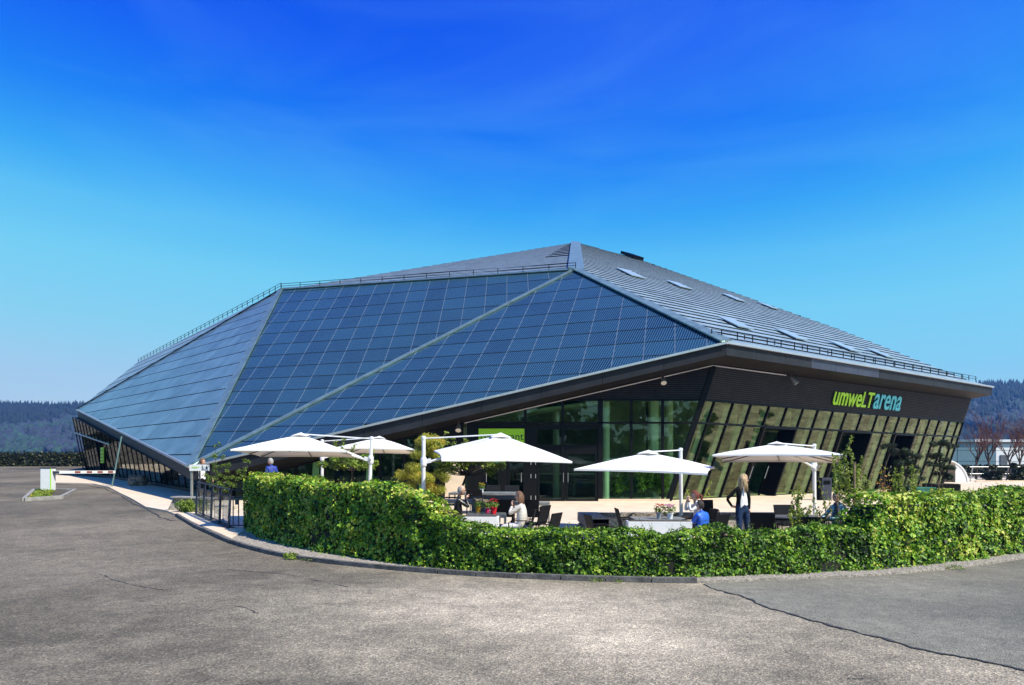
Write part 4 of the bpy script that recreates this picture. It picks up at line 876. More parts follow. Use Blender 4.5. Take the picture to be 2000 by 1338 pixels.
def weed(x, y, r, hgt, n, label, cat='weed', m_='leaf_g', kindly=True):
    z = gz(x, y) + .03; a = rng.uniform(0, 6.28, n); rr = r * np.sqrt(rng.random(n)); P_ = np.stack([x + rr * np.cos(a), y + rr * np.sin(a), z + rng.random(n) * hgt * (1 - .6 * rr / r)], 1); N_ = np.stack([np.cos(a), np.sin(a), np.full(n, .6)], 1)
    v, f, k = leaves_np(P_, N_, rng.uniform(.5, 1.2, n) * min(.08, hgt * .6), .6, 'oval', 1.0); o = tri_soup('weed_tuft', v, f, np.repeat(rng.uniform(.1, .75, n), k), M[m_]); props(o, label, cat); return o
for px, py, r, h, n, lb in ((568, 1092, .16, .14, 160, 'bright green weed tuft rising over the kerb near the tall hedge'), (602, 1096, .2, .06, 90, 'flat weed patch on the gravel beside the kerb'), (1163, 1137, .12, .06, 70, 'small weeds growing along the kerb below the low hedge, left of two'), (1206, 1139, .10, .05, 60, 'small weeds growing along the kerb below the low hedge, right of two'), (1866, 1113, .2, .07, 90, 'low weeds at the gravel edge below the right ivy hedge')):
    p = gp(px, py); weed(p.x, p.y, r, h, n, lb)
# ================================================================ UMBRELLAS
def umbrella(label, fl, fr, br, apex, pole, pole_top, slider_z, tilt=None):
    fl, fr, br, apex = V3(fl), V3(fr), V3(br), V3(apex); bl = fl + br - fr; base_z = gz(pole[0], pole[1]) + .05; root = thing('cantilever_umbrella', label, 'umbrella', (pole[0], pole[1], base_z), group='white cantilever umbrellas on the terrace')
    cs = [fl, fr, br, bl]; ctr = (fl + fr + br + bl) / 4; N = 10; vs = []; fs = []
    # canopy: four gores sagging slightly between ribs
    rings = []
    rim = []
    for i in range(4):
        a, b = cs[i], cs[(i + 1) % 4]
        for k in range(4): s = k / 4; q = a.lerp(b, s); inward = (ctr - q) * (.045 * math.sin(math.pi * s)); rim.append(q + inward + V3((0, 0, .02 * math.sin(math.pi * s))))
    M_ = len(rim); vs.append(apex)
    R = 5
    for r in range(1, R + 1):
        s = r / R
        for i, q in enumerate(rim): p = apex.lerp(q, s); gore = .5 - .5 * math.cos(math.pi * (i % 4) / 2); vs.append(p + V3((0, 0, -.055 * math.sin(math.pi * s) * gore + .012 * math.sin(math.pi * s) + .012 * noise.noise(p * 2.5))))
    for i in range(M_): fs.append((0, 1 + i, 1 + (i + 1) % M_))
    for r in range(R - 1):
        for i in range(M_): a = 1 + r * M_ + i; b = 1 + r * M_ + (i + 1) % M_; fs.append((a, a + M_, b + M_, b))
    low = [p for p in vs[-M_:]]; b0 = len(vs)                      # short valance at the rim
    for p in low: vs.append(p + V3((0, 0, -.045)))
    for i in range(M_): fs.append((b0 - M_ + i, b0 + i, b0 + (i + 1) % M_, b0 - M_ + (i + 1) % M_))
    mb_ = MB(); mb_.add(vs, fs); can = mb_.build('canopy', M['canopy'], root, smooth=False)
    cap = MB(); cv_ = [apex + V3((0, 0, .07))]
    for i in range(0, M_, 2): cv_.append(apex.lerp(rim[i], .16) + V3((0, 0, .055 if i % 4 else .035)))
    cap.add(cv_, [(0, 1 + i, 1 + (i + 1) % (M_ // 2)) for i in range(M_ // 2)]); cap.build('vent_cap', M['canopy'], can)
    hub = apex + (ctr - apex) * .55 
    MB().lathe(hub + V3((0, 0, -.05)), [(.05, 0), (.09, .05), (.06, .12)], 10).build('hub', M['rib'], root)
    for i in range(0, M_, 2): MB().bar(apex.lerp(rim[i], .12) + V3((0, 0, -.11)), rim[i] + V3((0, 0, -.05)), .022, .03).build('rib', M['rib'], root)
    for i in range(0, M_, 2): MB().bar(hub, apex.lerp(rim[i], .5) + V3((0, 0, -.09)), .015, .02).build('strut', M['rib'], root)
    MB().bar(apex + V3((0, 0, -.02)), hub, .04, .04).build('centre_post', M['rib'], root)
    P0 = V3((pole[0], pole[1], base_z)); P1 = V3((pole[0] + (pole_top[0] if len(pole_top) > 1 else 0), pole[1], pole_top[-1]))
    MB().tube([P0 + V3((0, 0, .06)), P1], .052, 12).build('pole', M['white'], root, smooth=False)
    MB().lathe(P1 + V3((0, 0, -.03)), [(.065, 0), (.065, .06), (.03, .08)], 12).build('pole_cap', M['white'], root)
    S = P0.lerp(P1, (slider_z - P0.z) / (P1.z - P0.z)); mb_ = MB(); mb_.lathe(S + V3((0, 0, -.12)), [(.075, 0), (.085, .04), (.085, .18), (.07, .24)], 12); d_ = (ctr - S); d_.z = 0; d_.normalize(); mb_.bar(S + d_ * .02, S + d_ * .2 + V3((0, 0, .04)), .07, .12); mb_.build('slider', M['white'], root)
    mb_ = MB(); mb_.tube([S - d_.cross(V3((0, 0, 1))) * .08, S - d_.cross(V3((0, 0, 1))) * .15], .03, 8); mb_.build('crank', M['silver'], root)
    MB().tube([P1 + V3((0, 0, -.02)), apex + V3((0, 0, .02))], .018, 8).build('arm', M['white'], root)
    near = apex.lerp((min(cs, key=lambda c: (c - S).length)), .1); MB().tube([S + d_ * .15, (S + hub) / 2 + V3((0, 0, .04)), hub], [.032, .03, .028], 8).build('support_strut', M['white'], root)
    MB().box((pole[0], pole[1], base_z + .03), (.9, .9, .06)).build('base_plate', M['dark_concrete'], root, bevel=.01); return root
umbrella('widest white umbrella with visible ribs, over the tall left hedge', at(450, 878, 20), V3((-4.66, 20.2, 2.45)), at(707, 892, 23.3), at(588, 849, 21.7), (-4.35, 21.7), (.10, at(0, 856, 21.8).z), at(0, 898, 21.8).z)
umbrella('small far white umbrella between the widest umbrella and the yellow pine', (-6.35, 25.6, 2.66), (-3.55, 25.7, 2.62), (-3.65, 28.5, 2.50), at(741, 855, 27), (-7.15, 27), (.0, 2.95), at(0, 893, 27).z)
umbrella('white umbrella hiding the green restaurant sign, above the man in black leather', at(862, 898, 17.5), at(1118, 901, 18.1), V3((1.0, 21.3, 2.44)), at(978, 850, 19.2), (-2.38, 19.3), (.0, at(0, 855, 19.3).z), at(0, 902, 19.3).z)
umbrella('lowest white umbrella above the grey table with red and pink flowers', at(1121, 916, 17.9), at(1382, 925, 16.9), at(1396, 912, 20.1), at(1267, 884, 18.8), (4.96, 21.0), (-.02, at(0, 878, 21).z), at(0, 905, 21).z)
umbrella('rightmost white umbrella behind the standing blonde woman', (5.25, 18.8, 2.33), (8.22, 17.6, 2.31), (9.4, 20.6, 2.15), at(1517, 867, 19.6), (9.08, 21.5), (-.02, at(0, 870, 21.5).z), at(0, 911, 21.5).z)
# ================================================================ FURNITURE
def make_chair(mback='wicker'):
    r = thing('terrace_chair', 'black', 'chair', (0, 0, 0)); w_ = .52
    MB().box((0, 0, .43), (w_, .50, .05)).build('seat', M['wicker'], r, bevel=.01)
    b = MB(); b.prism([V3((-w_ / 2, -.24, .44)), V3((w_ / 2, -.24, .44)), V3((w_ / 2 + .01, -.36, .90)), V3((-w_ / 2 - .01, -.36, .90))], (0, -.035, 0)); b.build('backrest', M[mback], r, bevel=.008)
    for sx in (-1, 1):
        MB().tube([(sx * .27, .22, 0), (sx * .27, .22, .62), (sx * .27, .14, .66), (sx * .28, -.28, .66)], .014, 6).build('armrest', M['black_metal'], r)
        MB().tube([(sx * .25, -.30, 0), (sx * .25, -.25, .42)], .014, 6).build('leg', M['black_metal'], r)
    return r
CH = {k: make_chair(k) for k in ('wicker', 'grey_back')}; CHK = {k: kidmap_of(c) for k, c in CH.items()}; used = set()
def chair(x, y, face, label, mb_='wicker'):
    """face: heading in degrees of the sitter's gaze, 0 = away from the road, 90 = to the left"""
    if mb_ in used: c = copy_tree(CH[mb_], CHK[mb_])
    else: c = CH[mb_]; used.add(mb_)
    c.location = (x, y, gz(x, y) + .055); c.rotation_euler = (0, 0, math.radians(face)); props(c, label, 'chair', 'chairs around the terrace tables'); return c
def table(x, y, w_, d_, rz, label, top='table_top', legm='steel', h=.74):
    r = thing('terrace_table', label, 'table', (x, y, gz(x, y) + .055), group='rectangular terrace tables'); ORG[r.name] = V3((0, 0, 0)); r.rotation_euler = (0, 0, math.radians(rz))
    MB().box((0, 0, h - .015), (w_, d_, .03)).build('table_top', M[top], r, bevel=.004)
    f_ = MB()
    for sx in (-1, 1): f_.box((sx * (w_ / 2 - .02), 0, h - .055), (.04, d_ - .09, .05))
    for sy in (-1, 1): f_.box((0, sy * (d_ / 2 - .02), h - .055), (w_ - .09, .04, .05))
    f_.build('apron', M[legm], r)
    for sx in (-1, 1):
        for sy in (-1, 1): MB().box((sx * (w_ / 2 - .025), sy * (d_ / 2 - .025), (h - .03) / 2), (.045, .045, h - .03)).build('leg', M[legm], r)
    return r
table(-.62, 17.55, .95, .8, 2, 'small dark table between the man in leather and the woman in white', 'table_dark', 'steel')
table(-.93, 25.0, 2.4, 1.1, -6, 'far table nearest the glass doors, with a yellow flower pot', 'table_top', 'steel')
table(-1.35, 21.7, 1.9, .9, -8, 'grey table directly behind the seated man in leather')
table(.25, 20.9, 1.7, .8, -3, 'table with pale steel legs behind the woman in white')
table(-2.6, 20.2, 1.2, .8, 0, 'dark table left of the leaning little tree', 'table_dark', 'black_metal')
table(3.35, 16.55, 1.15, .8, 0, 'grey-topped table carrying the red and pink flower pots', 'table_top', 'black_metal')
table(6.95, 16.9, 1.9, .85, -14, 'dark table between the blonde woman and the man in teal', 'table_dark', 'black_metal')
for a in ((-.70, 26.2, 180, 'chair behind the far table, left of the pair facing the road'), (.0, 26.1, 180, 'chair behind the far table, right of the pair facing the road'), (-1.25, 24.0, 0, 'chair with its back to us at the near side of the far table'), (-1.95, 23.6, -90, 'chair partly hidden by the leaning trunk beside the far table'),
          (-.25, 20.05, 0, 'chair back directly behind the red flower pot'), (.50, 20.0, -4, 'broad chair back behind the woman in white, beside the pale table legs'), (.52, 18.1, 60, 'chair mostly hidden behind the woman in white'), (.68, 16.2, 62, 'empty chair to the right of the woman in white, closest to the low hedge'),
          (-2.15, 19.2, 0, 'chair just right of the umbrella pole by the yellow pine'), (-2.75, 19.5, 20, 'chair just left of the umbrella pole, over the hedge shoulder'), (-1.75, 18.6, -75, 'chair with low arms behind the man in leather'), (-1.60, 17.75, -88, 'chair on which the man in leather sits'), (.17, 16.85, 84, 'chair on which the woman in white sits'),
          (2.02, 15.75, -80, 'empty chair facing right beside the second white planter'), (2.88, 17.2, -90, 'chair tucked at the rear of the flower table'), (4.36, 15.95, 40, 'chair on which the boy in blue sits'), (5.75, 16.35, -25, 'large chair back beside the standing woman, by the dark table'), (6.95, 17.95, 180, 'chair on the far side of the dark table'),
          (6.35, 15.5, 0, 'chair with its back to the hedge at the dark table'), (7.65, 16.1, 70, 'chair on which the man in teal sits'), (5.3, 19.5, 180, 'chair standing before the basin behind the boy')):
    chair(*a)
for a in ((-.92, 20.6, 180, 'grey-backed chair at the table behind the man in leather, left of two'), (-.20, 21.2, 180, 'grey-backed chair at the table behind the man in leather, right of two')): chair(*a, mb_='grey_back')
def planter(x, y, L_, rz, label):
    r = thing('planter_box', label, 'planter', (x, y, gz(x, y) + .055), math.radians(rz), 'long white planter boxes by the low hedge', local=True)
    H = .80; MB().box((0, 0, H / 2), (L_, .42, H)).build('box_body', M['white'], r, bevel=.008); MB().box((0, 0, H - .005), (L_ - .06, .36, .03)).build('soil', M['soil'], r); return r
planter(-.97, 16.35, 1.32, -5, 'long white planter box in front of the man in leather'); planter(3.14, 15.35, 1.34, -3, 'long white planter box in front of the red and pink flowers')
def flowers(x, y, z, pot, petal, r=.075, h=.14, spread=.13, label='', n=26, leafy=True):
    root = thing('flower_pot', label, 'potted flowers', (x, y, z)); MB().lathe((x, y, z), [(r * .75, 0), (r, h), (r * 1.06, h), (r * 1.06, h - .02), (r * .9, h - .02)], 14).build('pot', M[pot], root)
    P_, N_ = [], []
    for _ in range(130): a = random.random() * 6.28; rr = spread * math.sqrt(random.random()); P_.append((x + rr * math.cos(a), y + rr * math.sin(a), z + h + random.random() * .13)); N_.append((math.cos(a), math.sin(a), .8))
    v, f, k = leaves_np(np.array(P_), np.array(N_), rng.uniform(.03, .06, len(P_)), .5, 'oval', 1.3); tri_soup('foliage', v, f, np.repeat(rng.uniform(.1, .6, len(P_)), k), M['leaf_g'], root)['kind'] = 'stuff'
    mb_ = MB()
    for i in range(n):
        a = random.random() * 6.28; rr = spread * .85 * math.sqrt(random.random()); c = V3((x + rr * math.cos(a), y + rr * math.sin(a), z + h + .12 + random.random() * .08))
        for k in range(5): b = k * 1.257 + a; mb_.add([c, c + V3((math.cos(b) * .022, math.sin(b) * .022, .012)), c + V3((math.cos(b + .9) * .022, math.sin(b + .9) * .022, .012)), c + V3((math.cos(b + .45) * .03, math.sin(b + .45) * .03, .0))], [(0, 1, 3), (0, 3, 2)])
    mb_.build('blossoms', M[petal], root)['kind'] = 'stuff'; return root
tz = lambda x, y: gz(x, y) + .055 + .74
flowers(-.45, 17.4, tz(-.4, 17.4), 'pot_red', 'petal_red', .085, .17, .13, 'red pot of red flowers beside the woman in white')
flowers(-.62, 17.75, tz(-.6, 17.7), 'pot_pink', 'petal_cream', .065, .12, .11, 'crimson pot of cream flowers between the red and the yellow pot')
flowers(-.84, 17.85, tz(-.8, 17.8), 'pot_yellow', 'petal_cream', .07, .14, .10, 'yellow pot of orange-cream flowers near the hands of the man in leather', 14)
flowers(-1.05, 25.0, tz(-1, 25), 'white', 'petal_yellow', .07, .12, .12, 'white pot of yellow flowers on the far table')
flowers(3.35, 16.3, tz(3.3, 16.3), 'pot_grey', 'petal_red', .07, .15, .13, 'grey pot of red flowers on the table behind the second white planter')
flowers(3.58, 16.25, tz(3.5, 16.3), 'white', 'petal_pink', .075, .14, .14, 'white pot of pink and lilac flowers beside the grey pot')
def glass(x, y, label, m_='drink', r=.032, h=.12):
    o = MB().lathe((x, y, tz(x, y)), [(r * .8, 0), (r, h), (r * .92, h), (r * .75, .01)], 12).build('drinking_glass', M[m_]); props(o, label, 'glass'); return o
glass(-.90, 17.28, 'empty drinking glass on the small dark table, nearest the man in leather'); glass(-.72, 17.25, 'drinking glass in the middle of the small dark table'); glass(6.55, 16.9, 'drinking glass on the dark table near the empty chair', h=.14)
def carafe(x, y, label, m_='drink'):
    o = MB().lathe((x, y, tz(x, y)), [(.04, 0), (.05, .05), (.045, .12), (.02, .19), (.024, .24)], 14).build('carafe', M[m_]); props(o, label, 'carafe')
carafe(-.66, 17.36, 'clear water carafe in front of the red flower pot'); carafe(6.72, 16.75, 'tall clear bottle on the dark table by the twiggy shrub')
o = MB().lathe((6.82, 16.6, tz(6.8, 16.6)), [(.03, 0), (.04, .10), (.038, .10), (.03, .02)], 12).build('paper_cup', M['petal_cream']); props(o, 'beige paper cup on the dark table beside the bottle', 'cup')
# ================================================================ BASIN
bs = thing('stone_basin', 'long rough stone basin with sandy inside behind the flower table', 'basin', (4.0, 20, .2))
x0_, x1_, y0_, y1_ = 1.98, 8.6, 19.0, 21.6; zt_ = .64
for c, s in (((x0_ + x1_) / 2, y0_ + .2), None), :
    pass
def slab(nm, cx, cy, sx, sy, z_, h_, m_): return MB().box((cx, cy, z_ - h_ / 2), (sx, sy, h_)).build(nm, M[m_], bs, bevel=.02)
slab('coping', (x0_ + 4.0) / 2 + .3, y0_ + .2, 2.6, .40, zt_, .26, 'dark_stone'); slab('coping', 6.3, y0_ + .2, 4.0, .40, zt_ - .06, .26, 'dark_stone'); slab('coping', x0_ + .3, (y0_ + y1_) / 2, .62, y1_ - y0_ + .0, zt_ - .003, .27, 'dark_stone')
slab('coping', (x0_ + x1_) / 2 + .3, y1_ - .15, x1_ - x0_ - .65, .3, zt_ - .01, .2, 'stone'); slab('coping', x1_ - .1, 20.3, .4, 2.2, zt_ - .02, .26, 'stone')
MB().box(((x0_ + x1_) / 2 + .2, 20.3, .42), (x1_ - x0_ - .9, 1.9, .08)).build('basin_floor', M['sand'], bs)
MB().box(((x0_ + x1_) / 2, 20.3, .22), (x1_ - x0_ - .15, 2.5, .30)).build('core', M['stone'], bs)
for i in range(12):
    x = x0_ + .25 + i * .56; MB().ball((x, y0_ + .12, .22), (.30, .14, .17), i, .35, 2).build('stone', M['stone'], bs)
for i in range(4): MB().ball((x0_ + .12, y0_ + .5 + i * .6, .22), (.14, .32, .18), i + 20, .35, 2).build('stone', M['stone'], bs)
for q, (dx, dy) in enumerate(((5.0, 20.6), (5.6, 20.2), (6.4, 20.9), (7.3, 20.4))): MB().ball((dx, dy, .5), (.2, .16, .10), q + 40, .4, 2).build('stone', M['rock'], bs)
n_ = 260; P_ = np.stack([rng.uniform(4.2, 7.5, n_), rng.uniform(19.8, 21, n_), rng.uniform(.46, .58, n_)], 1); v, f, k = leaves_np(P_, np.tile([[0, 0, 1.]], (n_, 1)), rng.uniform(.04, .09, n_), .8, 'oval'); tri_soup('basin_plants', v, f, np.repeat(rng.uniform(.2, .8, n_), k), M['leaf_g'], bs)['kind'] = 'stuff'
# ================================================================ TREES AND SHRUBS
def twig_tree(pts_list, rad0, m_, parent, nm='trunk', n=7):
    mb_ = MB()
    for pts_, r0, r1 in pts_list: k = len(pts_); mb_.tube(pts_, [r0 + (r1 - r0) * i / (k - 1) for i in range(k)], n)
    return mb_.build(nm, m_, parent)
def clumps(centres, r, per, size, shape, m_, parent, tint, nm='crown', jitter=.6, flat=.7, asp=1.0, up=.4):
    P_, N_, T_ = [], [], []
    for c in centres:
        c, rr = (c[:3], c[3]) if len(c) > 3 else (c, r); t0 = random.gauss(tint, .13)
        for _ in range(int(per * (rr / r) ** 2)):
            d_ = V3((random.gauss(0, 1), random.gauss(0, 1), random.gauss(0, 1))).normalized(); k = random.random() ** .4
            P_.append((c[0] + d_.x * rr * k, c[1] + d_.y * rr * k, c[2] + d_.z * rr * k * flat)); N_.append((d_.x, d_.y, d_.z + up)); T_.append(min(1, max(0, random.gauss(t0, .14) + .12 * d_.z)))
    v, f, k = leaves_np(np.array(P_), np.array(N_), rng.uniform(size * .6, size * 1.3, len(P_)), jitter, shape, asp); o_ = tri_soup(nm, v, f, np.repeat(np.array(T_), k), m_, parent); o_['kind'] = 'stuff'; return o_
def limb(p, q, bend=.1, n=5):
    p, q = V3(p), V3(q); o_ = V3((random.gauss(0, bend), random.gauss(0, bend), random.gauss(0, bend * .5))) * (q - p).length
    return [p.lerp(q, i / n) + o_ * math.sin(math.pi * i / n) for i in range(n + 1)]
# yellow pine
T0 = V3((-2.75, 23.3, gz(-2.7, 23.3) + .05)); tr = thing('ornamental_pine', 'yellow-green ornamental pine behind the umbrella pole, with orange tips', 'tree', tuple(T0))
cs_ = []
for i in range(30):
    z = random.uniform(1.15, 2.85); wd = .78 * (1 - abs(z - 1.75) / 1.9); a = random.random() * 6.28; cs_.append((T0.x + wd * math.cos(a) * random.uniform(.3, 1.15), T0.y + wd * math.sin(a) * .9 * random.random(), z, random.uniform(.15, .30)))
cs_ += [(T0.x + .35, T0.y, 1.25, .28), (T0.x - .6, T0.y, 1.35, .25), (T0.x - .1, T0.y - .3, 1.6, .3), (T0.x + .5, T0.y - .2, 1.75, .28), (T0.x - .05, T0.y, 2.95, .2), (T0.x + .3, T0.y, 2.7, .2)]
twig_tree([(limb(T0 + V3((0, 0, .3)), T0 + V3((0, 0, 2.5)), .05), .06, .02)] + [(limb(T0 + V3((0, 0, c[2] * .75 - .2)), c[:3], .1), .02, .008) for c in cs_], .05, M['bark'], tr); clumps(cs_, .22, 620, .085, 'needle', M['pine_y'], tr, .55, asp=2.2)
pt = thing('tree_pot', 'navy bowl pot holding the yellow ornamental pine', 'pot', tuple(T0)); MB().lathe(T0, [(.28, 0), (.42, .42), (.44, .5), (.40, .5), (.38, .44)], 18).build('bowl', M['pot_navy'], pt); MB().lathe(T0 + V3((0, 0, .40)), [(.3, 0), (.36, .05)], 16).build('soil', M['soil'], pt)
def umbrella_tree(base, top, crown_c, crown_r, shoots, label, tint=.45, n_cl=26):
    tr_ = thing('little_tree', label, 'tree', tuple(base)); L0 = [(limb(base, top, .04), .055, .03)]; cs = []
    for i in range(n_cl): a = random.random() * 6.28; rr = math.sqrt(random.random()); cs.append((crown_c[0] + crown_r[0] * rr * math.cos(a), crown_c[1] + crown_r[1] * rr * math.sin(a), crown_c[2] + crown_r[2] * (random.random() - .45), random.uniform(.12, .22)))
    for c in cs: L0.append((limb(top, c[:3], .12), .018, .006))
    lc = []
    for a, b in shoots:
        L0.append((limb(a, b, .04), .008, .003)); a, b = V3(a), V3(b)
        for k in range(5): q = a.lerp(b, .3 + .17 * k); lc.append((q.x, q.y, q.z, .07))
    twig_tree(L0, .05, M['bark'], tr_); clumps(cs, .18, 110, .085, 'oval', M['leaf_g'], tr_, tint, asp=1.2)
    if lc: clumps(lc, .07, 16, .07, 'oval', M['leaf_y'], tr_, .45, 'shoot_leaves', asp=1.3)
    return tr_
umbrella_tree(V3((-1.62, 21.3, gz(-1.6, 21.3) + .05)), V3((-1.35, 21.3, 1.75)), (-1.25, 21.3, 2.03), (.95, .7, .42), [((-1.8, 21.3, 2.1), (-1.95, 21.3, 3.02)), ((-1.7, 21.3, 2.1), (-1.72, 21.3, 2.85)), ((-1.6, 21.3, 2.1), (-1.38, 21.3, 2.80)), ((-1.8, 21.4, 2.2), (-2.2, 21.3, 2.7)), ((-1.0, 21.3, 2.0), (-.45, 21.3, 2.0))], 'little tree with a dark leaning trunk and flat crown below the third umbrella')
umbrella_tree(V3((-5.55, 24.6, gz(-5.5, 24.6) + .05)), V3((-5.5, 24.6, 1.85)), (-5.5, 24.6, 2.16), (1.0, .7, .42), [((-5.9, 24.5, 2.3), (-6.05, 24.5, 2.85)), ((-5.9, 24.5, 2.3), (-5.75, 24.5, 2.92)), ((-5.6, 24.5, 2.3), (-5.35, 24.5, 2.75)), ((-5, 24.5, 2.2), (-4.75, 24.5, 2.55))], 'little flat-crowned tree between the poles of the two left umbrellas', .38)
# sapling by the railing
b_ = V3((-11.1, 27.2, gz(-11.1, 27.2) + .05)); sp = thing('sapling', 'thin green sapling beside the walking man and the dark railing', 'tree', tuple(b_)); L0 = []; cs = []
for tx, ty, tz_ in ((-.15, 0, 2.35), (.35, 0, 1.6), (1.05, 0, 1.75), (.7, .1, 1.35), (-.45, 0, 1.2), (.1, 0, 1.9), (.95, 0, 1.2), (-.2, .1, 1.6), (.4, 0, 1.1)):
    pts_ = limb(b_ + V3((0, 0, .15 + random.random() * .4)), b_ + V3((tx, ty, tz_)), .06); L0.append((pts_, .018, .005))
    for q in pts_[2:]: cs.append((q.x, q.y, q.z, .10)); cs.append((q.x + random.gauss(0, .08), q.y, q.z + .06, .09))
twig_tree(L0, .02, M['bark'], sp, 'stems'); clumps(cs, .1, 34, .065, 'oval', M['leaf_g'], sp, .33, asp=1.0)
p = gp(365, 1003); bu = thing('green_bush', 'small bright green bush in front of the low stone wall', 'bush', (p.x, p.y, p.z)); cs = [(p.x + random.uniform(-.35, .35), p.y + random.uniform(-.1, .4), p.z + random.uniform(.1, .42), .18) for _ in range(14)]
clumps(cs, .18, 180, .06, 'oval', M['leaf_g'], bu, .35, 'foliage'); cs = [(p.x + .6 + random.uniform(-.3, 2.4), p.y + 0.2 + random.uniform(-.9, .2), p.z + random.uniform(.02, .25), .12) for _ in range(22)]
clumps(cs, .12, 60, .07, 'needle', M['leaf_g'], bu, .4, 'low_growth')
# cloud-pruned pines in black tubs
def cloud_pine(x, y, pads, label, plabel, tub=(.9, .9, .6), z=None):
    b = V3((x, y, (gz(x, y) if z is None else z) + .05)); r = thing('cloud_pine', label, 'tree', tuple(b)); top = max(pads, key=lambda q: q[1]); zt0 = b.z + tub[2]
    tp = [V3((x, y, zt0 - .1)), V3((x + .12, y, zt0 + .4)), V3((x - .06, y, zt0 + .9)), V3((x + top[0] * .4, y, b.z + top[1] - .1))]; L0 = [(tp, .06, .03)]; cs = []
    for dx, z_, w_, h_ in pads:
        c = V3((x + dx, y, b.z + z_)); near = min(tp, key=lambda q: abs(q.z - c.z + .15)); L0.append((limb(near, c, .06), .03, .012))
        for _ in range(max(3, int(w_ * 10))): cs.append((c.x + random.uniform(-.5, .5) * w_, y + random.uniform(-.4, .4) * w_, c.z + random.uniform(-.3, .3) * h_, random.uniform(.5, .8) * h_))
    twig_tree(L0, .05, M['bark'], r); clumps(cs, .16, 260, .09, 'needle', M['pine_d'], r, .45, asp=2.6)
    t_ = thing('tree_tub', plabel, 'tub', tuple(b)); MB().box((x, y, b.z + tub[2] / 2), tub).build('tub_body', M['black_metal'], t_, bevel=.015); MB().box((x, y, b.z + tub[2] - .01), (tub[0] - .1, tub[1] - .1, .05)).build('soil', M['soil'], t_)
s_ = 31 / 1400.
cloud_pine(765 * s_, 31, [(-.62, 2.30, .55, .26), (-.1, 2.12, .7, .28), (.25, 1.95, .6, .24), (.05, 1.65, .75, .30), (-.3, 1.35, .5, .25), (.35, 1.25, .5, .25), (.6, 1.0, .45, .22), (.45, 1.45, .4, .2)], 'dark cloud-pruned pine in a black tub, broad and nearer the umbrellas', 'black tub under the broad cloud-pruned pine', (1.0, .9, .62))
s_ = 34 / 1400.
cloud_pine(838 * s_, 34, [(-.1, 2.55, 1.05, .26), (.55, 2.42, .55, .22), (-.25, 1.95, .6, .24), (.25, 1.75, .5, .22), (-.35, 1.55, .7, .24), (.35, 1.35, .6, .24), (.0, 1.1, .6, .22), (.5, .95, .5, .22)], 'dark cloud-pruned pine in a black tub at the right end of the hall', 'black tub under the taller cloud-pruned pine', (1.25, 1.0, .62))
gb = thing('green_crate', 'teal green box standing in front of the black tubs', 'box', (17.0, 29.5, .5)); MB().box((801 * 29.5 / 1400, 29.5, .457 + .33), (.75, .6, .55)).build('crate_body', M['green_box'], gb, bevel=.02); MB().box((801 * 29.5 / 1400, 29.5, .457 + .63), (.80, .64, .06)).build('lid', M['green_box'], gb, bevel=.01)
# forsythia-like shrubs behind the hedge
def shoot_shrub(x, y, tips, label, tint=.45, size=.05, leafy=22, m_='leaf_y', stem='twig', z=None, lo=.25):
    b = V3((x, y, gz(x, y) + .04)); r = thing('flowering_shrub', label, 'shrub', tuple(b)); L0 = []; cs = []
    for px, py in tips:
        t_ = at(px, py, y + random.uniform(-.15, .15)); s0 = b + V3((random.uniform(-.12, .12) + (t_.x - b.x) * .25, random.uniform(-.1, .1), 0)); pts_ = limb(s0, t_, .04); L0.append((pts_, .010, .003)); p0, p1 = pts_[1], pts_[-1]; L_ = (t_ - s0).length
        k = int(L_ * leafy)
        for i in range(k): s = lo + (1 - lo) * i / k; q = s0.lerp(t_, s); j = min(4, int(s * 5)); f_ = s * 5 - j; q = pts_[j].lerp(pts_[j + 1], f_); cs.append((q.x, q.y, q.z, .035))
        for _ in range(3):
            j = random.randint(1 + int(lo * 4), 4); q = pts_[j]; e = q + V3((random.uniform(-.22, .22), random.uniform(-.1, .1), random.uniform(.08, .3))); L0.append(([q, e], .004, .002))
            for i in range(int(leafy * .2)): w_ = q.lerp(e, random.random()); cs.append((w_.x, w_.y, w_.z, .035))
    twig_tree(L0, .01, M[stem], r, 'stems', 4); clumps(cs, .035, 5, size, 'oval', M[m_], r, tint, 'leaves', asp=1.5, jitter=1.2)
shoot_shrub(6.15, 15.2, [(1548, 958), (1556, 970), (1566, 990), (1545, 985), (1575, 1010), (1560, 945), (1583, 985), (1540, 1000)], 'twiggy shrub with fresh leaves in front of the dark table')
shoot_shrub(6.75, 15.0, [(1598, 930), (1605, 965), (1590, 985), (1614, 950), (1585, 950)], 'slender leafing shrub in front of the man in teal', leafy=6, lo=.35)
shoot_shrub(7.5, 15.4, [(1627, 885), (1637, 905), (1648, 930), (1634, 885), (1650, 960), (1655, 930)], 'tall straight shoots rising left of the umbrella edge, by the portal', leafy=10, lo=.6)
shoot_shrub(7.35, 15.6, [(1665, 849), (1660, 872), (1672, 905), (1684, 890), (1690, 925), (1675, 935), (1655, 900), (1700, 935), (1708, 955)], 'tallest yellow-green shoots reaching above the umbrella rim', leafy=13, lo=.55)
shoot_shrub(8.35, 15.8, [(1762, 908), (1755, 925), (1783, 908), (1748, 940), (1770, 935), (1790, 930), (1766, 950), (1750, 915)], 'green leafing shrub in front of the broad cloud-pruned pine')
shoot_shrub(7.9, 15.8, [(1722, 895), (1731, 900), (1738, 925), (1725, 930), (1745, 945)], 'dry brown stalks left of the broad cloud-pruned pine', .9, .04, 5, 'pine_y')
shoot_shrub(9.2, 15.9, [(1812, 905), (1830, 920), (1838, 915), (1845, 935), (1820, 945), (1855, 950), (1800, 948), (1875, 955), (1890, 962)], 'bare pinkish twigs in front of the taller cloud-pruned pine', .9, .03, 2, 'pine_y')
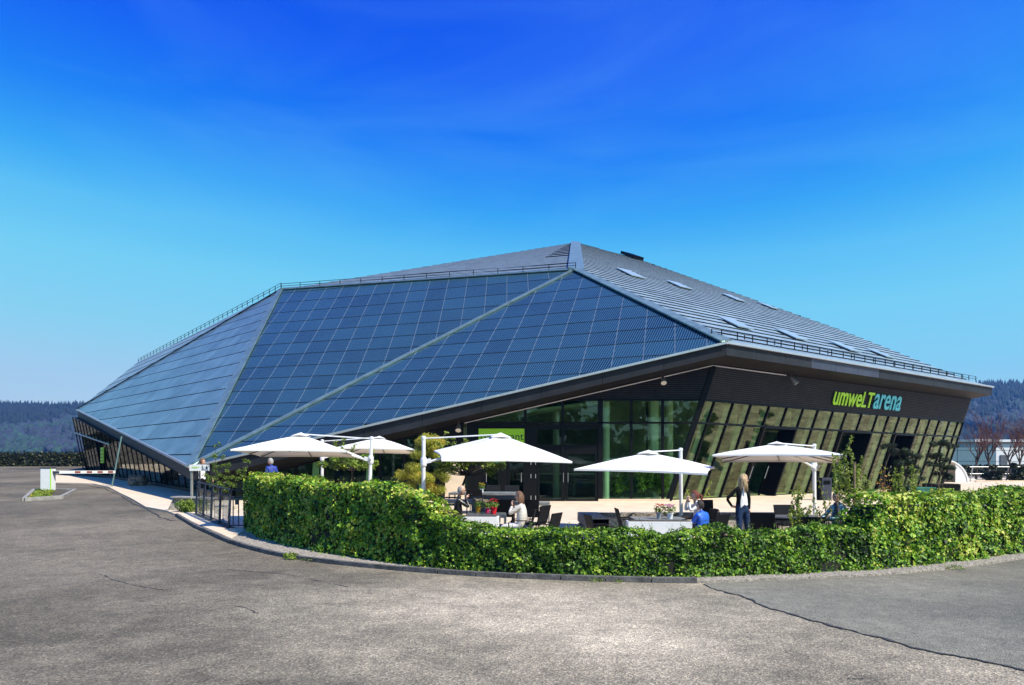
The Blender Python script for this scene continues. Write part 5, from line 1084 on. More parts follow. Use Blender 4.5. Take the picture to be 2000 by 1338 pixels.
o = MB().tube([at(1669, 903, 15.4), V3((669 * 15.2 / 1400, 15.2, .1))], .022, 6).build('plant_stake', M['twig']); props(o, 'wooden stake among the tallest shoots', 'stake')
# ================================================================ PEOPLE
DEF = dict(pelvis=((0, 0, .95), .125), waist=((0, 0, 1.09), .115), chest=((0, 0, 1.29), .14), neckb=((0, -.01, 1.45), .062), neckt=((0, .01, 1.53), .052),
           shR=((.165, -.01, 1.41), .062), elR=((.21, -.03, 1.13), .046), wrR=((.23, .04, .89), .030), shL=((-.165, -.01, 1.41), .062), elL=((-.21, -.03, 1.13), .046), wrL=((-.23, .04, .89), .030),
           hipR=((.09, 0, .90), .092), knR=((.10, .02, .50), .060), anR=((.10, -.01, .09), .043), toeR=((.12, .14, .035), .034), hipL=((-.09, 0, .90), .092), knL=((-.10, .02, .50), .060), anL=((-.10, -.01, .09), .043), toeL=((-.12, .14, .035), .034))
BON = [('pelvis', 'waist'), ('waist', 'chest'), ('chest', 'neckb'), ('neckb', 'neckt'), ('chest', 'shR'), ('shR', 'elR'), ('elR', 'wrR'), ('chest', 'shL'), ('shL', 'elL'), ('elL', 'wrL'), ('pelvis', 'hipR'), ('hipR', 'knR'), ('knR', 'anR'), ('anR', 'toeR'), ('pelvis', 'hipL'), ('hipL', 'knL'), ('knL', 'anL'), ('anL', 'toeL')]
SIT = dict(pelvis=(0, -.10, .56), waist=(0, -.13, .70), chest=(0, -.12, .92), neckb=(0, -.09, 1.08), neckt=(0, -.06, 1.16), shR=(.165, -.10, 1.04), shL=(-.165, -.10, 1.04), hipR=(.10, -.05, .54), knR=(.12, .36, .54), anR=(.12, .38, .10), toeR=(.13, .52, .04), hipL=(-.10, -.05, .54), knL=(-.12, .36, .54), anL=(-.12, .38, .10), toeL=(-.13, .52, .04),
           elR=(.21, .02, .80), elL=(-.21, .02, .80), wrR=(.15, .26, .80), wrL=(-.15, .26, .80))
def segd(p, a, b):
    ab = b - a; t_ = max(0, min(1, (p - a).dot(ab) / max(1e-9, ab.length_squared))); return (p - (a + ab * t_)).length, t_
def head_mesh(mb_, c, R, sc, glasses=False):
    base = len(mb_.v); n, m_ = 16, 14
    for j in range(m_ + 1):
        ph = math.pi * j / m_
        for i in range(n):
            a = 2 * math.pi * i / n; x, y, z = math.sin(ph) * math.cos(a), math.sin(ph) * math.sin(a), math.cos(ph)
            X, Y, Z = x * .074, y * .092, z * .118
            if z < 0: X *= 1 - .28 * (-z); Y = Y * (1 - .10 * -z) + .012 * (-z)
            if y > .5 and abs(x) < .5 and -.45 < z < -.1: Y += .002
            if y > .85 and -.15 < z < .12: Y -= .006                                # brow hollow
            mb_.v.append(tuple(c + R @ (V3((X, Y, Z)) * sc)))
    for j in range(m_):
        for i in range(n):
            i2 = (i + 1) % n; mb_.f.append((base + j * n + i, base + (j + 1) * n + i, base + (j + 1) * n + i2, base + j * n + i2)); mb_.m.append(0)
    T = lambda x, y, z: c + R @ (V3((x, y, z)) * sc)
    mb_.mi = 0
    mb_.add([T(-.013, .088, -.028), T(.013, .088, -.028), T(0, .118, -.026), T(0, .090, .018), T(-.009, .09, -.036), T(.009, .09, -.036)], [(0, 2, 3), (2, 1, 3), (0, 4, 2), (4, 5, 2), (5, 1, 2)])
    for s in (-1, 1): mb_.ball(tuple(T(s * .076, -.002, -.005)), (.010 * sc, .020 * sc, .030 * sc), 1, 0, 1)
    mb_.mi = 1
    for s in (-1, 1): mb_.ball(tuple(T(s * .029, .083, .008)), .0095 * sc, 1, 0, 1)
    mb_.mi = 2
    mb_.add([T(-.022, .0905, -.058), T(.022, .0905, -.058), T(.018, .092, -.068), T(-.018, .092, -.068)], [(0, 1, 2, 3)])
    mb_.mi = 0
def hand(mb_, w_, d_, nrm, sc=1.0, curl=.5, side=1):
    d_ = d_.normalized(); nrm = (nrm - d_ * nrm.dot(d_)).normalized(); x = d_.cross(nrm) * side
    e = w_ + d_ * .085 * sc; mb_.bar(w_ - d_ * .01, e, .075 * sc, .028 * sc, up=nrm)
    for k, L_ in enumerate((.068, .078, .072, .056)):
        o_ = e + x * (.028 - .019 * k) * sc; a = d_ - nrm * curl * .6; b = d_ * (1 - curl) - nrm * curl * 1.6; m1 = o_ + a.normalized() * L_ * .5 * sc; m2 = m1 + b.normalized() * L_ * .5 * sc
        mb_.tube([o_ - d_ * .012, o_, m1, m2], [.0095 * sc, .0095 * sc, .0085 * sc, .006 * sc], 5)
    th = w_ + d_ * .025 * sc + x * .036 * sc; t1_ = th + (d_ * .7 + x * .6 - nrm * .3).normalized() * .035 * sc; mb_.tube([th, t1_, t1_ + (d_ - nrm * .4).normalized() * .03 * sc], [.011 * sc, .010 * sc, .007 * sc], 5)
def person(label, x, y, face, mats, pose=None, sit=False, h=1.75, look=(0, 0), hair='short', hairm='hair_grey', shirt=None, open_w=.06, rad=None, hands=None, zoff=.055, fem=False, glasses=None):
    J = {k: V3(v[0]) for k, v in DEF.items()}; Rr = {k: v[1] for k, v in DEF.items()}
    if sit:
        for k, v in SIT.items(): J[k] = V3(v)
    for k, v in (pose or {}).items(): J[k] = V3(v)
    for k, v in (rad or {}).items(): Rr[k] = v
    if fem:
        for s in 'LR': J['sh' + s].x *= .88; Rr['sh' + s] *= .88; Rr['el' + s] *= .88
    sc = h / 1.75; names = list(J); me = bpy.data.meshes.new('tmp'); me.from_pydata([J[k] * sc for k in names], [(names.index(a), names.index(b)) for a, b in BON], []); ob = bpy.data.objects.new('tmp', me); COL.objects.link(ob)
    sk = ob.modifiers.new('s', 'SKIN'); ob.modifiers.new('ss', 'SUBSURF').levels = 1; ob.modifiers['ss'].render_levels = 1
    for i, k in enumerate(names): v = me.skin_vertices[0].data[i]; v.radius = (Rr[k] * sc * (1.12 if k in ('pelvis', 'waist', 'chest') else 1), Rr[k] * sc); v.use_root = (k == 'pelvis')
    bpy.context.view_layer.update(); dg = bpy.context.evaluated_depsgraph_get(); em = bpy.data.meshes.new_from_object(ob.evaluated_get(dg)); bpy.data.objects.remove(ob)
    mb_ = MB(); vs = [V3(v.co) for v in em.vertices]; keys = ['skin', 'eye', 'lip', 'top', 'legs', 'shoes', 'shirt']; mi = {k: i for i, k in enumerate(keys)}
    mb_.v = [tuple(v) for v in vs]
    for p in em.polygons:
        c = p.center; best = min(BON, key=lambda b: segd(c, J[b[0]] * sc, J[b[1]] * sc)[0] / (Rr[b[0]] * .5 + Rr[b[1]] * .5)); k = 'top'
        if best == ('neckb', 'neckt'): k = 'skin'
        elif best[0][:3] == 'hip' or best[0][:2] == 'kn': k = 'legs'
        elif best[0] == 'pelvis' and best[1] != 'waist': k = 'legs'
        elif best == ('pelvis', 'waist') and c.z < (J['pelvis'].z + .05) * sc and not sit: k = 'legs'
        elif best[0][:2] == 'an': k = 'shoes'
        elif shirt and best[0] in ('waist', 'chest', 'pelvis') and best[1] in ('waist', 'chest', 'neckb') and c.y > J['chest'].y * sc + .02 and abs(c.x) < open_w * sc: k = 'shirt'
        mb_.f.append(tuple(p.vertices)); mb_.m.append(mi[k])
    R = Matrix.Rotation(math.radians(look[0]), 3, 'Z') @ Matrix.Rotation(math.radians(-look[1]), 3, 'X'); hc = J['neckt'] * sc + R @ V3((0, .022, .105)) * sc; head_mesh(mb_, hc, R, sc)
    for s, sd_ in (('R', 1), ('L', -1)):
        w_ = J['wr' + s] * sc; d_ = (J['wr' + s] - J['el' + s]); hd, hn, cu = (hands or {}).get(s, (None, None, .45)); hd = V3(hd) if hd else d_; hn = V3(hn) if hn else V3((sd_, 0, 0.1)); mb_.mi = 0; hand(mb_, w_, hd, hn, sc, cu, sd_)
    bpy.data.meshes.remove(em); ml = [M['skin'], M['eye'], M['pot_pink'] if fem else M['skin'], M[mats[0]], M[mats[1]], M['black_metal'], M[shirt or mats[0]]]
    me = bpy.data.meshes.new('person'); me.from_pydata(mb_.v, [], mb_.f); me.update(); me.polygons.foreach_set('material_index', mb_.m)
    o_ = new_obj('person', me, ml, None, True); o_.location = (x, y, gz(x, y) + zoff); o_.rotation_euler = (0, 0, math.radians(face)); ORG[o_.name] = V3((0, 0, 0)); props(o_, label, 'person')
    # hair
    hb_ = MB(); n, m_ = 18, 12; base = 0; vv = []
    for j in range(m_ + 1):
        ph = math.pi * j / m_
        for i in range(n):
            a = 2 * math.pi * i / n; q = V3((math.sin(ph) * math.cos(a), math.sin(ph) * math.sin(a), math.cos(ph))); k = 1.0 + .05 * noise.noise(q * 4); th = .006 if hair in ('bald',) else .014
            vv.append((V3((q.x * (.074 + th), q.y * (.092 + th) - .006, q.z * (.118 + th) + .006)) * k, q))
    def face_free(q):
        if hair == 'bald': return q.z < .42 and q.z > -.45 and q.y < .15
        return not (q.y > .30 and q.z < .52) and not (q.z < -.42 and q.y > -.2) and not (q.y > .1 and q.z < .0) and q.z > -.75
    hb_.v = [tuple(hc + R @ (v * sc)) for v, q in vv]
    for j in range(m_):
        for i in range(n):
            i2 = (i + 1) % n; ids = (j * n + i, (j + 1) * n + i, (j + 1) * n + i2, j * n + i2); cq = (vv[ids[0]][1] + vv[ids[1]][1] + vv[ids[2]][1] + vv[ids[3]][1]) / 4
            if face_free(cq): hb_.f.append(ids); hb_.m.append(0)
    T = lambda a, b, c_: hc + R @ (V3((a, b, c_)) * sc)
    if hair in ('long', 'longfront'):
        for i in range(30):
            a = math.pi * (1.0 + i / 29.0) if hair == 'long' else math.pi * (.86 + 1.28 * i / 29.0); cx, cy = math.cos(a), math.sin(a); L_ = random.uniform(.26, .34); f_ = .03 if hair == 'longfront' and cy > -.3 else 0
            hb_.tube([T(cx * .060, cy * .075, .09), T(cx * .088, cy * .104 - .005, .0), T(cx * .10, cy * .11 + f_, -.12), T(cx * .10 + random.gauss(0, .012), cy * .11 + f_ * 2, -L_)], [.012, .020, .018, .005], 5)
    if hair == 'pony': hb_.tube([T(0, -.10, .03), T(.01, -.17, .0), T(.02, -.18, -.10), T(.01, -.15, -.16)], [.03, .035, .028, .008], 8)
    if hb_.f: hb_.build('hair', M[hairm], o_, smooth=True)
    if glasses:
        g_ = MB()
        for s in (-1, 1):
            if glasses == 'sun': g_.ball(tuple(T(s * .031, .093, .006)), (.024 * sc, .007 * sc, .018 * sc), 1, 0, 1)
            else:
                pts_ = [T(s * .031 + .022 * math.cos(k * .7854), .096, .006 + .016 * math.sin(k * .7854)) for k in range(9)]; g_.tube(pts_, .0018, 4)
            g_.bar(T(s * .055, .09, .01), T(s * .08, .0, .01), .003, .003)
        g_.bar(T(-.01, .098, .01), T(.01, .098, .01), .003, .003); g_.build('glasses', M['eye'], o_)
    return o_, hc, T
p_, hc, T = person('seated man in black leather jacket holding a dark camera to his mouth', -1.22, 17.72, -84, ('leather', 'black_cloth'), dict(elR=(.17, .14, .86), elL=(-.17, .14, .86), wrR=(.08, .08, 1.06), wrL=(-.08, .08, 1.06)), True, 1.80, (0, 7), 'bald', 'hair_grey', hands=dict(R=((-.35, .3, .85), (.3, -.8, .3), .8), L=((.35, .3, .85), (-.3, -.8, .3), .8)), glasses='clear', rad=dict(chest=.155, waist=.14))
c_ = MB(); c_.box((0, .15, 1.19), (.12, .06, .08)); c_.tube([(0, .17, 1.19), (0, .23, 1.18)], .03, 10); c_.build('camera', M['black_metal'], p_, bevel=.006)
person('seated woman in white puffer jacket with long brown hair, seen from behind', .13, 16.82, 76, ('puffer_white', 'white_cloth'), dict(elR=(.19, .16, .84), elL=(-.19, .16, .84), wrR=(.07, .12, 1.04), wrL=(-.07, .12, 1.04)), True, 1.68, (10, 0), 'long', 'hair_brown', fem=True, rad=dict(chest=.175, waist=.165, pelvis=.16, shR=.075, shL=.075, elR=.066, elL=.066), hands=dict(R=((-.3, .2, .9), (.4, .8, 0), .7), L=((.3, .2, .9), (-.4, .8, 0), .7)))
person('seated boy in bright blue puffer jacket with short dark hair', 4.16, 15.95, 35, ('puffer_blue', 'jeans'), dict(elR=(.22, .04, .80), elL=(-.22, .04, .80)), True, 1.50, (20, 0), 'short', 'hair_dark', rad=dict(chest=.155, waist=.15, pelvis=.13, shR=.072, shL=.072, elR=.058, elL=.058))
person('seated woman with red-brown ponytail raising both hands, behind the boy in blue', 4.30, 17.0, 95, ('white_cloth', 'jeans'), dict(elR=(.19, .14, .90), elL=(-.19, .14, .90), wrR=(.08, .14, 1.12), wrL=(-.08, .14, 1.12)), True, 1.68, (0, 0), 'pony', 'hair_red', fem=True, hands=dict(R=((-.2, .1, .9), (.3, .9, 0), .4), L=((.2, .1, .9), (-.3, .9, 0), .4)))
chair(4.42, 17.0, 95, 'chair on which the red-haired woman sits')
person('standing blonde woman in black blazer, white top and blue jeans', 5.46, 17.0, -158, ('black_cloth', 'jeans'), dict(elR=(.37, -.10, 1.16), wrR=(.19, -.14, .98), elL=(-.235, -.03, 1.15), wrL=(-.225, -.02, .90), pelvis=(0.0, 0, .96), knR=(.13, .05, .51), anR=(.13, .0, .09), toeR=(.15, .14, .035), knL=(-.12, .03, .51), anL=(-.19, -.02, .09), toeL=(-.24, .10, .035)), False, 1.72, (55, 4), 'longfront', 'hair_blond', shirt='white_cloth', open_w=.085, fem=True, rad=dict(pelvis=.125, waist=.105, chest=.13, hipR=.105, hipL=.105, knR=.068, knL=.068), hands=dict(R=((-.9, .2, -.2), (0, -.5, 1), .5), L=(None, None, .5)))
person('seated man in teal shirt and sunglasses behind the leafing shrubs', 7.2, 16.0, 112, ('teal', 'jeans'), dict(elR=(.21, .10, .80), elL=(-.22, .10, .80), wrR=(.12, .34, .80), wrL=(-.12, .34, .80)), True, 1.74, (42, -4), 'short', 'hair_blond', shirt='dark_print', open_w=.05, glasses='sun', rad=dict(chest=.155))
person('walking man in dark suit and white shirt behind the arrow sign', -12.25, 28.3, -150, ('black_cloth', 'black_cloth'), dict(elR=(.30, .02, 1.16), wrR=(.33, .12, .92), elL=(-.30, -.06, 1.16), wrL=(-.36, .10, .98), knR=(.10, .16, .53), anR=(.10, .20, .10), toeR=(.11, .34, .05), knL=(-.10, -.04, .49), anL=(-.10, -.24, .12), toeL=(-.11, -.12, .04)), False, 1.84, (75, 0), 'short', 'hair_brown', shirt='white_cloth', open_w=.10, rad=dict(chest=.155))
person('grey-haired man in a blue jacket standing behind the tall left hedge', -9.5, 28.3, 40, ('jacket_blue', 'black_cloth'), None, False, 1.84, (62, 4), 'short', 'hair_grey', rad=dict(chest=.165, waist=.15, shR=.075, shL=.075, elR=.06, elL=.06))
# ================================================================ LEFT SIDE: railing, wall, sign, barrier
def railing():
    A_, B_, C_ = V3((-10.9, 24.85, 0)), V3((-8.15, 20.75, 0)), V3((-7.25, 20.85, 0)); z = lambda p, h: V3((p.x, p.y, gz(p.x, p.y) + h)); r = thing('railing', 'dark blue-grey metal railing with glass infill beside the tall ivy hedge', 'railing', tuple(z(A_, 0)))
    MB().bar(z(A_, 1.16), z(B_, 1.16), .05, .035).build('handrail', M['rail'], r); MB().bar(z(B_, 1.16), z(C_, 1.16), .05, .035).build('handrail', M['rail'], r)
    for a, b in ((A_, B_), (B_, C_)):
        for h in (.96, .13): MB().bar(z(a, h), z(b, h), .03, .03).build('rail_bar', M['rail'], r)
    lean = V3((.10, .02, 0))
    for i in range(5):
        p = A_.lerp(B_, i / 4); MB().bar(z(p, -.05) - lean * .5, z(p, 1.14) + lean * .0, .075, .05, up=(1, 0, 0)).build('post', M['rail'], r)
    MB().bar(z(C_, 0), z(C_, 1.14), .05, .05, up=(1, 0, 0)).build('post', M['rail'], r)
    for i in range(4):
        a, b = A_.lerp(B_, i / 4 + .03), A_.lerp(B_, (i + 1) / 4 - .03); MB().prism([z(a, .16), z(b, .16), z(b, .93), z(a, .93)], (.008, .005, 0)).build('glass_panel', M['drink'], r)
    for i in range(6): p = B_.lerp(C_, (i + .5) / 6); MB().bar(z(p, .14), z(p, .95), .03, .012, up=(0, 1, 0)).build('baluster', M['rail'], r)
    g_ = B_ + V3((.18, .02, 0)); MB().box(tuple(z(g_, .80)), (.09, .06, .14)).build('lock_box', M['rail'], r)
    n_ = V3((-.83, -.55, 0)).normalized(); mb_ = MB()
    mb_.bar(z(A_, .0) + V3((0, 0, -.02)), z(B_, .0) + V3((0, 0, -.02)), .28, .18); mb_.build('footing', M['dark_concrete'], r)
railing()
wl = thing('retaining_wall', 'low dark stone wall in front of the walking man', 'wall', (-11.8, 26.2, .33))
MB().prism([V3((-12.6, 26.1, .28)), V3((-11.0, 25.9, .28)), V3((-11.0, 25.9, .80)), V3((-12.35, 26.15, .84))], (.1, .35, 0)).build('wall_face', M['dark_stone'], wl)
MB().prism([V3((-12.42, 26.05, .845)), V3((-10.9, 25.8, .805)), V3((-10.8, 26.3, .805)), V3((-12.3, 26.55, .845))], (0, 0, .05)).build('coping', M['concrete'], wl)
b0 = V3((-12.42, 27.8, gz(-12.4, 27.8))); ss = thing('direction_sign', 'white arrow sign with a walking figure on a pale round post', 'sign', tuple(b0)); MB().tube([b0, b0 + V3((0, 0, 1.50))], .055, 10).build('post', M['steel'], ss)
MB().box((b0.x + .33, b0.y - .08, 1.93), (.76, .03, .24)).build('sign_panel', M['white'], ss)
MB().bar(V3((b0.x + .33, b0.y - .04, .95)), V3((b0.x + .33, b0.y - .04, 1.82)), .05, .03).build('bracket', M['rail'], ss)
yb = b0.y - .098; sx_ = b0.x + .33; mb = MB(); mb.add([(sx_ + .26, yb, 2.0), (sx_ + .26, yb, 1.86), (sx_ + .35, yb, 1.93)], [(0, 1, 2)]); mb.box((sx_ + .12, yb, 1.95), (.02, .004, .09)); mb.box((sx_ + .12, yb, 2.015), (.025, .004, .025)); mb.bar(V3((sx_ + .12, yb, 1.91)), V3((sx_ + .09, yb, 1.85)), .016, .004, up=(0, 1, 0)); mb.bar(V3((sx_ + .12, yb, 1.91)), V3((sx_ + .16, yb, 1.85)), .016, .004, up=(0, 1, 0)); mb.bar(V3((sx_ + .08, yb, 1.94)), V3((sx_ + .17, yb, 1.97)), .014, .004, up=(0, 1, 0)); mb.build('symbol', M['ink'], ss)['kind'] = 'stuff'
mb = MB(); mb.box((sx_ - .14, yb, 1.955), (.30, .003, .022)); mb.box((sx_ - .18, yb, 1.915), (.22, .003, .02)); mb.build('lettering', M['lime'], ss)['kind'] = 'stuff'
bq = V3((-23.3, 36.0, gz(-23.3, 36))); bx_ = thing('barrier', 'white parking barrier cabinet with lime edge and striped arm', 'barrier', tuple(bq))
MB().box((bq.x, bq.y, bq.z + .64), (.50, .42, 1.16)).build('cabinet', M['white'], bx_, bevel=.01); MB().box((bq.x, bq.y, bq.z + 1.24), (.54, .46, .05)).build('lid', M['rail'], bx_, bevel=.008); MB().box((bq.x + .26, bq.y - .205, bq.z + .64), (.035, .03, 1.16)).build('edge_strip', M['lime2'], bx_)
a0, a1 = V3((bq.x + .25, bq.y + .05, 1.655)), V3((-22.15, 40.0, 1.62)); MB().bar(a0, a1, .05, .15).build('arm', M['white'], bx_)
for s in (.36, .55, .73, .91): q = a0.lerp(a1, s); dd = (a1 - a0).normalized() * .18; MB().bar(q - dd, q + dd, .06, .10).build('red_stripe', M['terra'], bx_)
MB().box((bq.x + .36, bq.y + .02, 1.65), (.30, .12, .12)).build('hub', M['rail'], bx_)
st = MB().tube([V3((-22.4, 40.1, .7)), V3((-22.0, 40.4, 3.62))], .045, 8).build('strut', M['flash']); props(st, 'thin slanting pale blue tube where the barrier arm ends', 'pole')
ip = [(-20.9, 30.7), (-20.1, 32.0), (-22.2, 36.4), (-24.0, 37.0), (-24.4, 36.6)]; isl = thing('traffic_island', 'small kerbed island with moss and grass at the barrier foot', 'island', (-22.5, 34, .6))
z = lambda x, y, h=0: V3((x, y, gz(x, y) + h))
MB().prism([z(*p, -.05) for p in ip], (0, 0, .13)).build('bed', M['soil'], isl)
for i in range(5):
    a, b = V3(ip[i]), V3(ip[(i + 1) % 5]); k = max(1, int((b - a).length / 1.2))
    for j in range(k): p, q = a.lerp(b, j / k + .004), a.lerp(b, (j + 1) / k - .004); MB().bar(z(p.x, p.y, .06), z(q.x, q.y, .06), .14, .20).build('kerb_stone', M['concrete'], isl, bevel=.01)
n_ = 1500; s_ = rng.random((n_, 2)); xs_ = -20.8 + (-2.9) * s_[:, 1] + (s_[:, 0] - .3) * .9; ys_ = 31.2 + 5.0 * s_[:, 1]; kk = [inside(a, b, ip) for a, b in zip(xs_, ys_)]; P_ = np.array([(a, b, gz(a, b) + .09 + random.random() * .07) for a, b, c in zip(xs_, ys_, kk) if c])
v, f, k = leaves_np(P_, np.tile([[0, 0, 1.]], (len(P_), 1)), rng.uniform(.05, .12, len(P_)), .9, 'oval'); tri_soup('grass', v, f, np.repeat(rng.uniform(.2, .95, len(P_)), k), M['leaf_g'], isl)['kind'] = 'stuff'
rk = MB(); p = gp(264, 951); rk.ball((p.x, p.y + .3, p.z + .27), (.50, .42, .42), 3, .42, 4, 1.6); rk.build('rock', M['rock']); props(bpy.data.objects['rock'], 'rough brown boulder on the paving before the left glass front', 'rock')
bp_ = gp(190, 921); pr = thing('plant_pot', 'small red-brown pot by the left glass entrance', 'pot', tuple(bp_)); MB().lathe(bp_ + V3((.3, 0, .05)), [(.2, 0), (.28, .55), (.30, .60), (.26, .60), (.25, .55)], 12).build('pot_body', M['terra'], pr)
# far hedge and dark hedge across the car park
def far_hedge(nm, label, pts_, hgt, dep, n, size=.35):
    loc = V3((*pts_[0], gz(*pts_[0]))); r = thing(nm, label, 'hedge', tuple(loc)); mb_ = MB(); 
    for a, b in zip(pts_[:-1], pts_[1:]): mb_.bar(V3((*a, gz(*a) + hgt / 2 - .1)), V3((*b, gz(*b) + hgt / 2 - .1)), dep, hgt)
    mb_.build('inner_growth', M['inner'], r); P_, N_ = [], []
    for _ in range(n):
        i = random.randrange(len(pts_) - 1); a, b = V3(pts_[i]), V3(pts_[i + 1]); q = a.lerp(b, random.random()); d_ = (b - a).normalized(); nv = V3((d_.y, -d_.x)); s = random.random()
        if s < .7: P_.append((q.x + nv.x * dep * .55, q.y + nv.y * dep * .55, gz(q.x, q.y) + hgt * random.random())); N_.append((nv.x, nv.y, .3))
        else: k = random.uniform(-.5, .5) * dep; P_.append((q.x + nv.x * k, q.y + nv.y * k, gz(q.x, q.y) + hgt + random.uniform(-.1, .12) - .05)); N_.append((0, 0, 1))
    v, f, k = leaves_np(np.array(P_), np.array(N_), rng.uniform(size * .5, size * 1.2, len(P_)), .6, 'ivy'); tri_soup('foliage', v, f, np.repeat(rng.uniform(0, 1, len(P_)) ** 1.6, k), M['far_hedge'], r)['kind'] = 'stuff'
far_hedge('far_hedge', 'long dark hedge at the far end of the car park below the wooded hill', [(-90, 74), (-40, 75), (-36.5, 76), (-20, 100)], 1.42, 1.4, 16000, .22)
# ================================================================ RIGHT BACKGROUND
hall = thing('industrial_hall', 'long white and blue-grey industrial hall below the right hillside', 'building', (90, 112, 0))
for i in range(9):
    x = 66.5 + i * 6; blue = i < 2
    for k in range(3): MB().box((x, 112, .7 + .85 + k * 1.72), (5.92, .25, 1.66)).build('wall_panel', M['joint' if blue else 'white'], hall)
    MB().box((x + 1.0, 111.85, 5.55), (2.6, .2, .7)).build('roof_sign', M['white'], hall) if i < 7 else None
    if not blue: MB().box((x - 1.8, 111.8, 2.3), (1.1, .12, 2.2)).build('window', M['table_dark'], hall)
mb = MB(); mb.box((91, 122, 2.9), (54, 19, 5.0)); mb.build('hall_body', M['concrete'], hall); MB().box((91, 121, 5.35), (55, 19, .14)).build('roof', M['fascia'], hall)
MB().box((65.8, 111.8, 5.5), (1.6, .14, 1.0)).build('flag_sign', M['jacket_blue'], hall)
# arched shelter
ar = thing('arched_shelter', 'white arched shelter with a dark opening beside the right end of the hall', 'shelter', (36.5, 60, .457)); R_ = 2.0; cx, cy = 36.15, 60.0; mb = MB(); vs = []; n = 14
for yy in (cy, cy + 5):
    for rr in (R_, R_ - .10):
        for i in range(n + 1): a = math.pi * i / n; vs.append((cx + rr * 1.05 * math.cos(a), yy, .457 + rr * math.sin(a)))
k = n + 1; fs = []
for i in range(n): fs += [(i, i + 1, 2 * k + i + 1, 2 * k + i), (k + i, 3 * k + i, 3 * k + i + 1, k + i + 1), (i, k + i, k + i + 1, i + 1), (2 * k + i, 2 * k + i + 1, 3 * k + i + 1, 3 * k + i)]
mb.add(vs, fs); mb.build('arched_roof', M['white'], ar)
mb = MB(); mb.add([(cx + 1.0 + 1.05 * 0, cy + .05, .457), (cx + R_, cy + .05, .457), (cx + R_ * .92, cy + .05, 1.3), (cx + R_ * .7, cy + .05, 1.85), (cx + 1.0, cy + .05, 2.1)], [(0, 1, 2, 3, 4)]); mb.build('end_wall', M['white'], ar)
mb = MB(); mb.box((cx - .3, cy + 2.5, 1.0), (2.4, .1, 1.1)); mb.build('inner_wall', M['black_metal'], ar)
# fence with ivy bushes
fn = thing('wire_fence', 'grey post and wire fence at the far edge of the right terrace', 'fence', (50, 62, .457))
for i in range(12): x = 39.6 + i * 1.55; MB().bar(V3((x, 62, .4)), V3((x + .25, 62, 1.75)), .07, .07).build('post', M['steel'], fn)
for h in (.6, 1.1, 1.7): MB().tube([V3((39.6, 62, .4 + h - .3)), V3((57, 62, .4 + h - .3))], .025, 5).build('rail_bar', M['steel'], fn)
def bush(x, y, r, h, label, tint=.4):
    b = thing('fence_bush', label, 'bush', (x, y, .5), group='dark ivy bushes along the far wire fence'); cs = [(x + random.uniform(-r, r), y + random.uniform(-.3, .3), .5 + random.uniform(.1, h), .32) for _ in range(12)]; clumps(cs, .32, 90, .2, 'ivy', M['far_hedge'], b, tint, 'foliage')
for i, (x, h) in enumerate(((41.3, 1.3), (43.2, 1.5), (44.6, 1.1), (46.6, 1.5), (48.2, 1.3), (50.6, 1.4), (52.5, 1.2))):
    bush(x, 61.4, .62, h, 'dark ivy bush on the far wire fence, ' + ('beside the arched shelter' if i == 0 else ['', 'second from the arched shelter', 'third from the arched shelter', 'fourth from the arched shelter', 'fifth from the arched shelter', 'second from the right end', 'at the right end'][i]), .45)
lw = MB().box((47, 60.3, .56), (16, .25, .2)).build('border_wall', M['paving']); props(lw, 'low beige edging wall in front of the far wire fence', 'wall')
def bare_tree(x, y, hgt, label, spread=.28):
    b = V3((x, y, gz(x, y))); r = thing('bare_tree', label, 'tree', tuple(b)); L0 = []; T0 = []
    def grow(p, d_, L_, rad, lv):
        q = p + d_ * L_; pts_ = limb(p, q, .06, 4); (L0 if lv < 2 else T0).append((pts_, rad, rad * .62))
        if lv >= 5: return
        for k in range(3 if lv else 5):
            nd_ = (d_ + V3((random.gauss(0, spread * 1.4), random.gauss(0, spread * 1.2), .18 + random.gauss(0, .12)))).normalized(); grow(pts_[random.choice((2, 3, 4)) if lv else random.choice((3, 4))], nd_, L_ * random.uniform(.62, .85), rad * .55, lv + 1)
    grow(b, V3((0, 0, 1)), hgt * .27, .13, 0)
    twig_tree(L0, .1, M['bark'], r, 'trunk', 6); o_ = twig_tree(T0, .1, M['twig_red'], r, 'twigs', 3); o_['kind'] = 'stuff'; return r
for x, y, h, lb in ((46.6, 72, 7.6, 'bare tree beside the right end of the hall, nearest the arched shelter'), (49.2, 74, 9.4, 'tallest bare reddish tree between the hall and the frame edge'), (51.2, 74, 7.8, 'bare tree right of the tallest bare tree'), (53.3, 75, 8.2, 'bare tree closest to the right frame edge'), (56.5, 76, 8.4, 'bare tree cut by the right frame edge')):
    bare_tree(x, y, h, lb)
far_hedge('rear_hedge', 'low green hedge behind the bare trees, below the white industrial hall', [(44, 96), (80, 96)], 1.3, 1.2, 4000, .3)
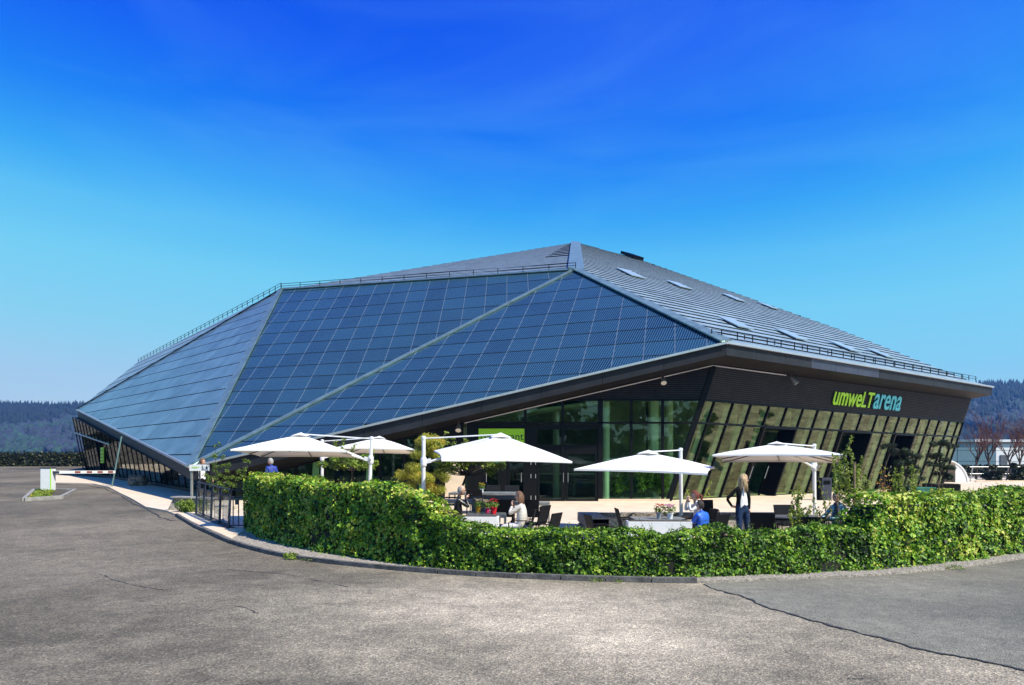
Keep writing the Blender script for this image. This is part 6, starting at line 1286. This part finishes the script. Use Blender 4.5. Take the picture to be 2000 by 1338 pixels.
# kiosk, interior furniture seen through the glass
kp = gp(1612, 972); kp = V3((612 * 31 / 1400, 31, .457)); ki = thing('info_terminal', 'grey information stand before the first dark portal', 'terminal', tuple(kp)); MB().box((kp.x, kp.y, kp.z + .52), (.42, .32, 1.0)).build('cabinet', M['fascia_b'], ki, bevel=.02); MB().box((kp.x, kp.y - .17, kp.z + .82), (.28, .02, .16)).build('screen', M['black_metal'], ki)
MB().box((kp.x - .35, kp.y + .1, kp.z + .66), (.20, .2, 1.30)).build('side_panel', M['black_metal'], ki)
def fold_chair(x, y, face, label):
    r = thing('folding_chair', label, 'chair', (x, y, z0), math.radians(face), 'yellow folding chairs inside the hall', local=True)
    for s in (-1, 1):
        MB().bar(V3((s * .2, -.25, 0)), V3((s * .2, .2, .85)), .03, .03).build('leg', M['yellow_wood'], r); MB().bar(V3((s * .17, .25, 0)), V3((s * .17, -.1, .46)), .03, .03).build('leg', M['yellow_wood'], r)
    MB().box((0, 0, .45), (.38, .36, .025)).build('seat', M['yellow_wood'], r); MB().box((0, .2, .78), (.4, .03, .14)).build('backrest', M['yellow_wood'], r)
w1 = W(1.2, z0) - nW * .8; w2 = W(2.2, z0) - nW * .9
fold_chair(w1.x, w1.y, 110, 'yellow folding chair inside the glass, nearest the corner post'); fold_chair(w2.x, w2.y, -70, 'yellow folding chair inside the glass, second from the corner post')
for i, (px_, lb) in enumerate(((1215, 'bamboo plants behind the glass left of the round column'), (1262, 'bamboo plants behind the glass beside the round column'), (1302, 'bamboo plants behind the glass next to the corner post'))):
    x = (px_ - 1000) / F * 31.2; b = thing('bamboo', lb, 'plant', (x, 31.2, z0)); L0 = []; cs = []
    for _ in range(9): sx = x + random.uniform(-.4, .4); tp = V3((sx + random.gauss(0, .1), 31.2 + random.uniform(-.1, .3), z0 + random.uniform(1.1, 1.9))); L0.append(([V3((sx, tp.y, z0)), tp], .012, .006)); cs += [(sx, tp.y, z0 + q * (tp.z - z0), .16) for q in (.35, .55, .75, .95)]
    twig_tree(L0, .01, M['leaf_g'], b, 'canes', 4); clumps(cs, .16, 34, .11, 'oval', M['leaf_y'], b, .2, 'leaves', asp=.7)
for i, (x, y) in enumerate(((1.6, 33.6), (3.6, 33.8))): table(x, y, 1.4, .8, 0, ('indoor table behind the double glass door', 'indoor table behind the glass panes beside the door')[i], 'table_dark', 'steel')

# wood across the road behind the camera: only its reflection shows in the glass fronts
wd = thing('roadside_trees', 'dark trees across the road, seen only as reflections in the glass fronts', 'trees', (0, -55, 0)); wd['kind'] = 'stuff'
cs = [(x + random.uniform(-2, 2), -55 + random.uniform(-4, 4), random.uniform(1, 11) * (1 + .25 * math.sin(x * .13)), 3.2) for x in range(-120, 100, 1)]
clumps(cs, 3.2, 60, 1.5, 'ivy', M['leaf_g'], wd, .2, 'foliage', flat=.9)
